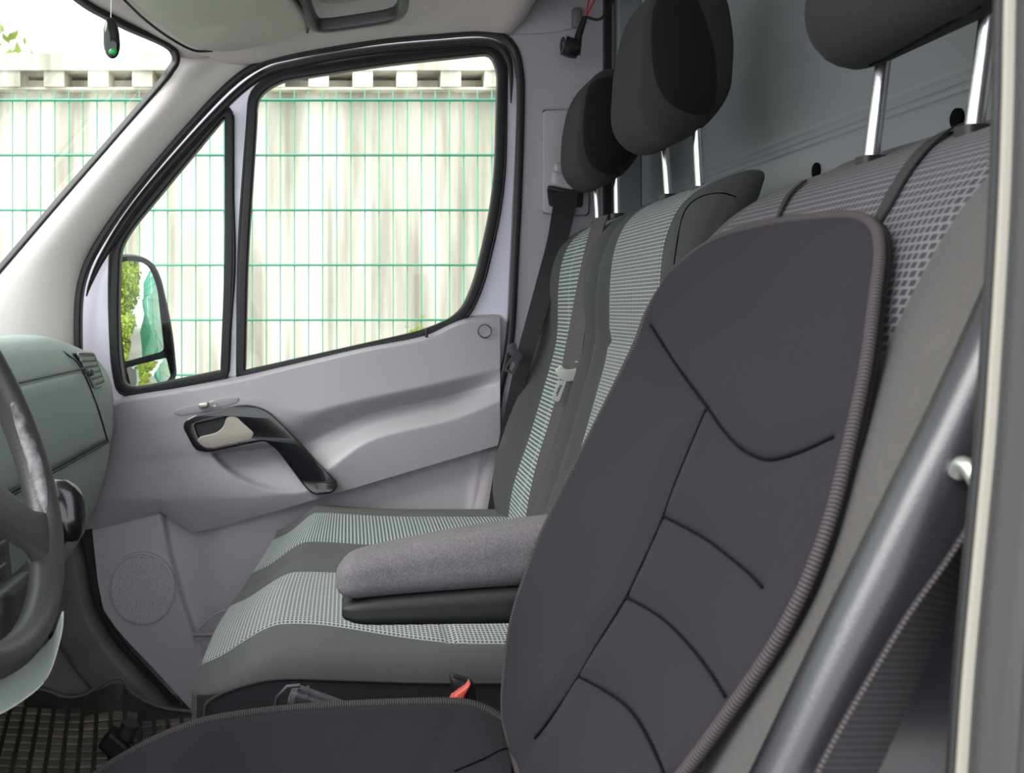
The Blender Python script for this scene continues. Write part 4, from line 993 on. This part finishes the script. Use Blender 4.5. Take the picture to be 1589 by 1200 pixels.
for i in range(-60, 60):
    for j in range(-60, 60):
        x = -.35+(i*math.cos(rot)-j*math.sin(rot))*st; y = 1.9+(i*math.sin(rot)+j*math.cos(rot))*st
        if y < 1.6 or x > -.10 or x < Er[0].x or y > 2.165: continue
        q = [(x+(a*math.cos(rot)-b_*math.sin(rot))*.0125, y+(a*math.sin(rot)+b_*math.cos(rot))*.0125) for a, b_ in ((-1, -1), (1, -1), (1, 1), (-1, 1))]
        q = [V(a, b_, matz(a, b_, edge_at(a))) for a, b_ in q]; c = sum(q, Vector())/4
        mb.add([p+V(0, 0, -.001) for p in q]+[c+(p-c)*.84+V(0, 0, .0040) for p in q], [[0, 1, 5, 4], [1, 2, 6, 5], [2, 3, 7, 6], [3, 0, 4, 7], [4, 5, 6, 7]])
mb.build('raised_squares', M['squares'], mt, smooth=False)
wa = resample([p+V(0, .004, -.006) for p in Ez if 30 < p.x*F/2.215+U0 < 201], 21)
wb = resample([W(20, 970, 2.26), W(90, 996, 2.26), W(150, 1020, 2.26), W(206, 1041, 2.26)], 21)
mk('trim_13', *g_shell(lambda s, t: wa[int(round(s*20))].lerp(wb[int(round(s*20))], t)+V(0, -.01*math.sin(math.pi*t), 0), 20, 8, (0, .01, -.01))[:2], M['wedge'])['kind'] = 'structure'
ac = thing('power_plug', 'black accessory plug lying on the rubber floor mat', 'plug', (-.5, 1.98, .02))
c1 = WZ(180, 1155, .04)
rbox('plug_body', (.030, .022, .022), .006, (8, 8, 8), lambda p: c1+Matrix.Rotation(.7, 3, 'Y') @ V(p.x, p.y, p.z), M['black'], ac)
c2 = c1+V(.012, .01, .022)
vs, fs, uv = g_sweep([c2+V(.006, 0, -.012), c2+V(.012, 0, .004), c2+V(.014, 0, .008), c2+V(.018, .0, .020)], circ(.019, 18)); mk('plug_collar', vs, fs, M['dark'], ac, autos=40)
tube('plug_pin', [c1+V(.02, 0, -.0), c1+V(.06, -.005, -.01)], .007, M['black'], ac)
hb = thing('handbrake_lever', 'black handbrake lever with square button end between the seats', 'handbrake', (-.05, 1.16, .35))
a = W(458, 1080, 1.14); b = W(580, 1124, 1.14); d = (b-a)
hl = tube('grip', [a, a+d*.15, a+d*.5, b, b+d*.5], .016, M['dark'], hb, sec=rrect(.0125, .014, .009), up=(0, 1, 0))
tube('button', [a-d*.06, a+d*.03], .01, M['sill'], hb, sec=rrect(.010, .011, .005), up=(0, 1, 0))
tube('grip_ring', [a+d*.10, a+d*.13], .018, M['dark'], hb, sec=rrect(.0145, .016, .010), up=(0, 1, 0))
tube('button_guard', [W(426, 1104, 1.13), W(430, 1082, 1.13), W(446, 1066, 1.13), W(466, 1064, 1.13)], .0025, M['dark'], hb)
# ================================================================== OVERHEAD
vz = thing('sun_visor', 'large grey padded visor flap folded up against the headliner', 'sun visor', (-.35, 2.0, 1.65))
vpoly = [(150, -60), (207, 3), (250, 40), (292, 68), (318, 77), (360, 78), (405, 70), (450, 57), (474, 48), (481, 38), (470, 18), (448, -14), (420, -60)]
yv = lambda u, v: sinterp([(-60, 1.72), (0, 1.90), (40, 2.03), (78, 2.12)], v)
vp = cr([W(u, v, yv(u, v)) for u, v in vpoly], 4, True); nv = len(vp); cv = sum(vp, Vector())/nv
mb = MB(); rings = [(1.0, .010), (.995, .004), (.985, -.001), (.96, -.004), (.9, -.006), (.6, -.008), (.3, -.008)]
vsx = []
for k, dzz in rings: vsx += [cv+(p-cv)*k+V(0, 0, dzz) for p in vp]
vsx.append(cv+V(0, 0, -.008))
mb.add(vsx, [[r*nv+i, r*nv+(i+1) % nv, (r+1)*nv+(i+1) % nv, (r+1)*nv+i] for r in range(len(rings)-1) for i in range(nv)]+[[(len(rings)-1)*nv+i, (len(rings)-1)*nv+(i+1) % nv, len(rings)*nv] for i in range(nv)]+[list(range(nv))])
mb.build('flap', M['visor'], vz)
tube('flap_seam', cr([W(185, -8, 1.87), W(222, 28, 1.98), W(262, 58, 2.06), W(300, 78, 2.12), W(330, 79, 2.13)], 6), .003, M['rubber'], vz)
tube('edge_seam', cr([W(450, -12, 1.86), W(468, 16, 1.93), W(480, 36, 2.0), W(477, 50, 2.04)], 6), .0035, M['rubber'], vz)
# overhead recess with grab handle
gh = thing('overhead_console', 'grey moulded overhead tray edge beside the visor flap', 'overhead tray', (-.05, 1.95, 1.66))
def tray(P, r1, r2): return P
th = [W(462, -30, 1.86), W(474, 5, 1.93), W(486, 34, 2.0), W(505, 40, 2.02), W(560, 33, 2.02), W(605, 25, 2.01), W(622, 14, 1.98), W(626, -5, 1.93), W(622, -40, 1.84)]
tube('tray_rim', cr(th, 8), .012, M['dark'], gh, sec=rrect(.012, .016, .008), up=(0, 0, 1))
tp = [W(470, -60, 1.83), W(488, 5, 1.97), W(510, 20, 2.0), W(560, 14, 2.0), W(595, 6, 1.98), W(605, -60, 1.83)]
mk('tray_floor', *prism(cr([p+V(0, 0, .02) for p in tp], 4, True), (0, 0, .01)), M['visor'], gh, smooth=False)
# ================================================================== SMALL THINGS
fsn = thing('air_freshener', 'small dark green glass bottle pendant hanging on a string', 'air freshener', W(172, 60, 1.5))
cb = W(173, 59, 1.5); hz = 32*1.5/F
vs, fs, loc = g_rbox((.0135, .007, hz), (.013, .0068, hz*.8), (8, 6, 16), lambda p: cb+V(p.x*(1-.1*p.z/hz)-.08*p.z*-1*-1*0+(-.05*p.z), p.y, p.z))
mk('bottle', vs, fs, M['bottle'], fsn)
rbox('liquid', (.0085, .0070, .007), (.007, .006, .0065), (6, 4, 6), lambda p: cb+V(p.x+.0030, p.y, p.z-hz*.66), M['green'], fsn)
tube('string', [cb+V(-.001, 0, hz*.98), W(173.5, -40, 1.5), W(174, -130, 1.5)], .0008, M['string'], fsn)
lk = thing('cable_plug', 'black round plug dangling by red and black wires at the pillar top', 'plug', (.55, 2.18, 1.6))
p0 = W(886, 74, 2.15)
vs, fs, uv = g_sweep([p0+V(-.018, 0, .006), p0+V(-.012, 0, .004), p0+V(.004, 0, -.002), p0+V(.014, 0, -.003)], circ(.0235, 18)); mk('plug_head', vs, fs, M['gloss'], lk, autos=40)
tube('plug_ring', [p0+V(-.020, .0165*math.cos(a), .006+.0165*math.sin(a)) for a in [k*math.pi/10 for k in range(20)]], .003, M['dark'], lk, closed=True)
tube('sleeve', [W(893, 84, 2.15), W(898, 55, 2.15), W(908, 26, 2.15)], .010, M['black'], lk, scale=lambda t: 1.2-.6*t)
tube('red_wire', cr([W(908, 30, 2.15), W(916, 12, 2.15), W(926, -6, 2.15), W(934, -30, 2.15)], 5), .0016, M['wire_red'], lk)
tube('red_wire', cr([W(910, 22, 2.15), W(913, 5, 2.15), W(915, -12, 2.15), W(918, -30, 2.15)], 5), .0016, M['wire_red'], lk)
tube('black_wire', cr([W(908, 26, 2.15), W(930, 30, 2.15), W(945, 12, 2.15), W(958, -20, 2.15)], 5), .0035, M['black'], lk)
ck = rbox('coat_hook', (.0115, .010, .025), .006, (6, 6, 8), lambda p: W(895, 28, 2.235)+p, M['sill']); tag(ck, 'small grey coat hook on the pillar trim above the belt adjuster', 'hook')
# ================================================================== DOOR MIRROR
mr = thing('door_mirror', 'black framed door mirror outside the quarter window', 'mirror', (-.65, 2.62, .9))
YM = 2.62
MO = rnd([(176, 402, 8), (205, 396, 20), (236, 404, 18), (250, 430, 30), (268, 510, 60), (275, 585, 14), (262, 600, 14), (210, 610, 12), (196, 600, 10), (186, 520, 60), (178, 440, 40)], 12)
nrm = V(1.17, -.72, 0).normalized()
nM = V(1.20, -.93, -.02).normalized()
cM = W(228, 500, YM)
def onm(u, v, off=0):                                             # meet line of sight with the mirror plane
    d = V((u-U0)/F, 1, -(v-V0)/F); o = V(0, 0, ZC); t = (cM+nM*off-o).dot(nM)/d.dot(nM); return o+d*t
ring = [onm(u, v, .0) for u, v in MO]
n = len(ring); cc = sum(ring, Vector())/n
bvs = []
for k, dd in ((1.0, .0), (1.03, -.012), (1.02, -.05), (.9, -.085), (.6, -.10)): bvs += [cc+(p-cc)*k+nM*dd for p in ring]
bvs += [cc+(p-cc)*.93+nM*.0 for p in ring]+[cc+(p-cc)*.93-nM*.025 for p in ring]
fcs = [[r*n+i, r*n+(i+1) % n, (r+1)*n+(i+1) % n, (r+1)*n+i] for r in range(4) for i in range(n)]+[[i, (i+1) % n, 5*n+(i+1) % n, 5*n+i] for i in range(n)]+[[5*n+i, 5*n+(i+1) % n, 6*n+(i+1) % n, 6*n+i] for i in range(n)]+[[4*n+i for i in range(n)]]
mk('housing', bvs, fcs, M['black'], mr, autos=50)
G1 = rnd([(183, 408, 5), (206, 404, 14), (230, 410, 14), (243, 440, 30), (258, 545, 8), (196, 562, 6), (188, 500, 40)], 8)
G2 = rnd([(198, 571, 4), (259, 555, 4), (266, 586, 10), (256, 594, 8), (206, 604, 6)], 5)
for G, nm in ((G1, 'main_glass'), (G2, 'wide_angle_glass')):
    pr = [onm(u, v, .0) for u, v in G]; c3 = sum(pr, Vector())/len(pr); Rm = 1.5 if nm == 'main_glass' else .6; m_ = len(pr); gv = []
    def dome(p): d2 = (p-c3).length_squared; return p-nM*(d2/(2*Rm)-.001)
    for k in [1-.1*q for q in range(10)]: gv += [dome(c3+(p-c3)*k) for p in pr]
    gv.append(dome(c3)); nn_ = len(gv)-1
    mk(nm, gv, [[r*m_+i, r*m_+(i+1) % m_, (r+1)*m_+(i+1) % m_, (r+1)*m_+i] for r in range(9) for i in range(m_)]+[[9*m_+i, 9*m_+(i+1) % m_, nn_] for i in range(m_)], M['mirror'], mr)
pr = [onm(u, v, -.022) for u, v in MO]; cc2 = sum(pr, Vector())/len(pr); mk('back_plate', *prism([cc2+(p-cc2)*.95 for p in pr], nM*-.003), M['rubber'], mr, smooth=False)
tube('mirror_arm', [cM+V(-.05, 0, -.24), cM+V(-.03, -.12, -.26), cM+V(0, -.2, -.26)], .018, M['black'], mr)
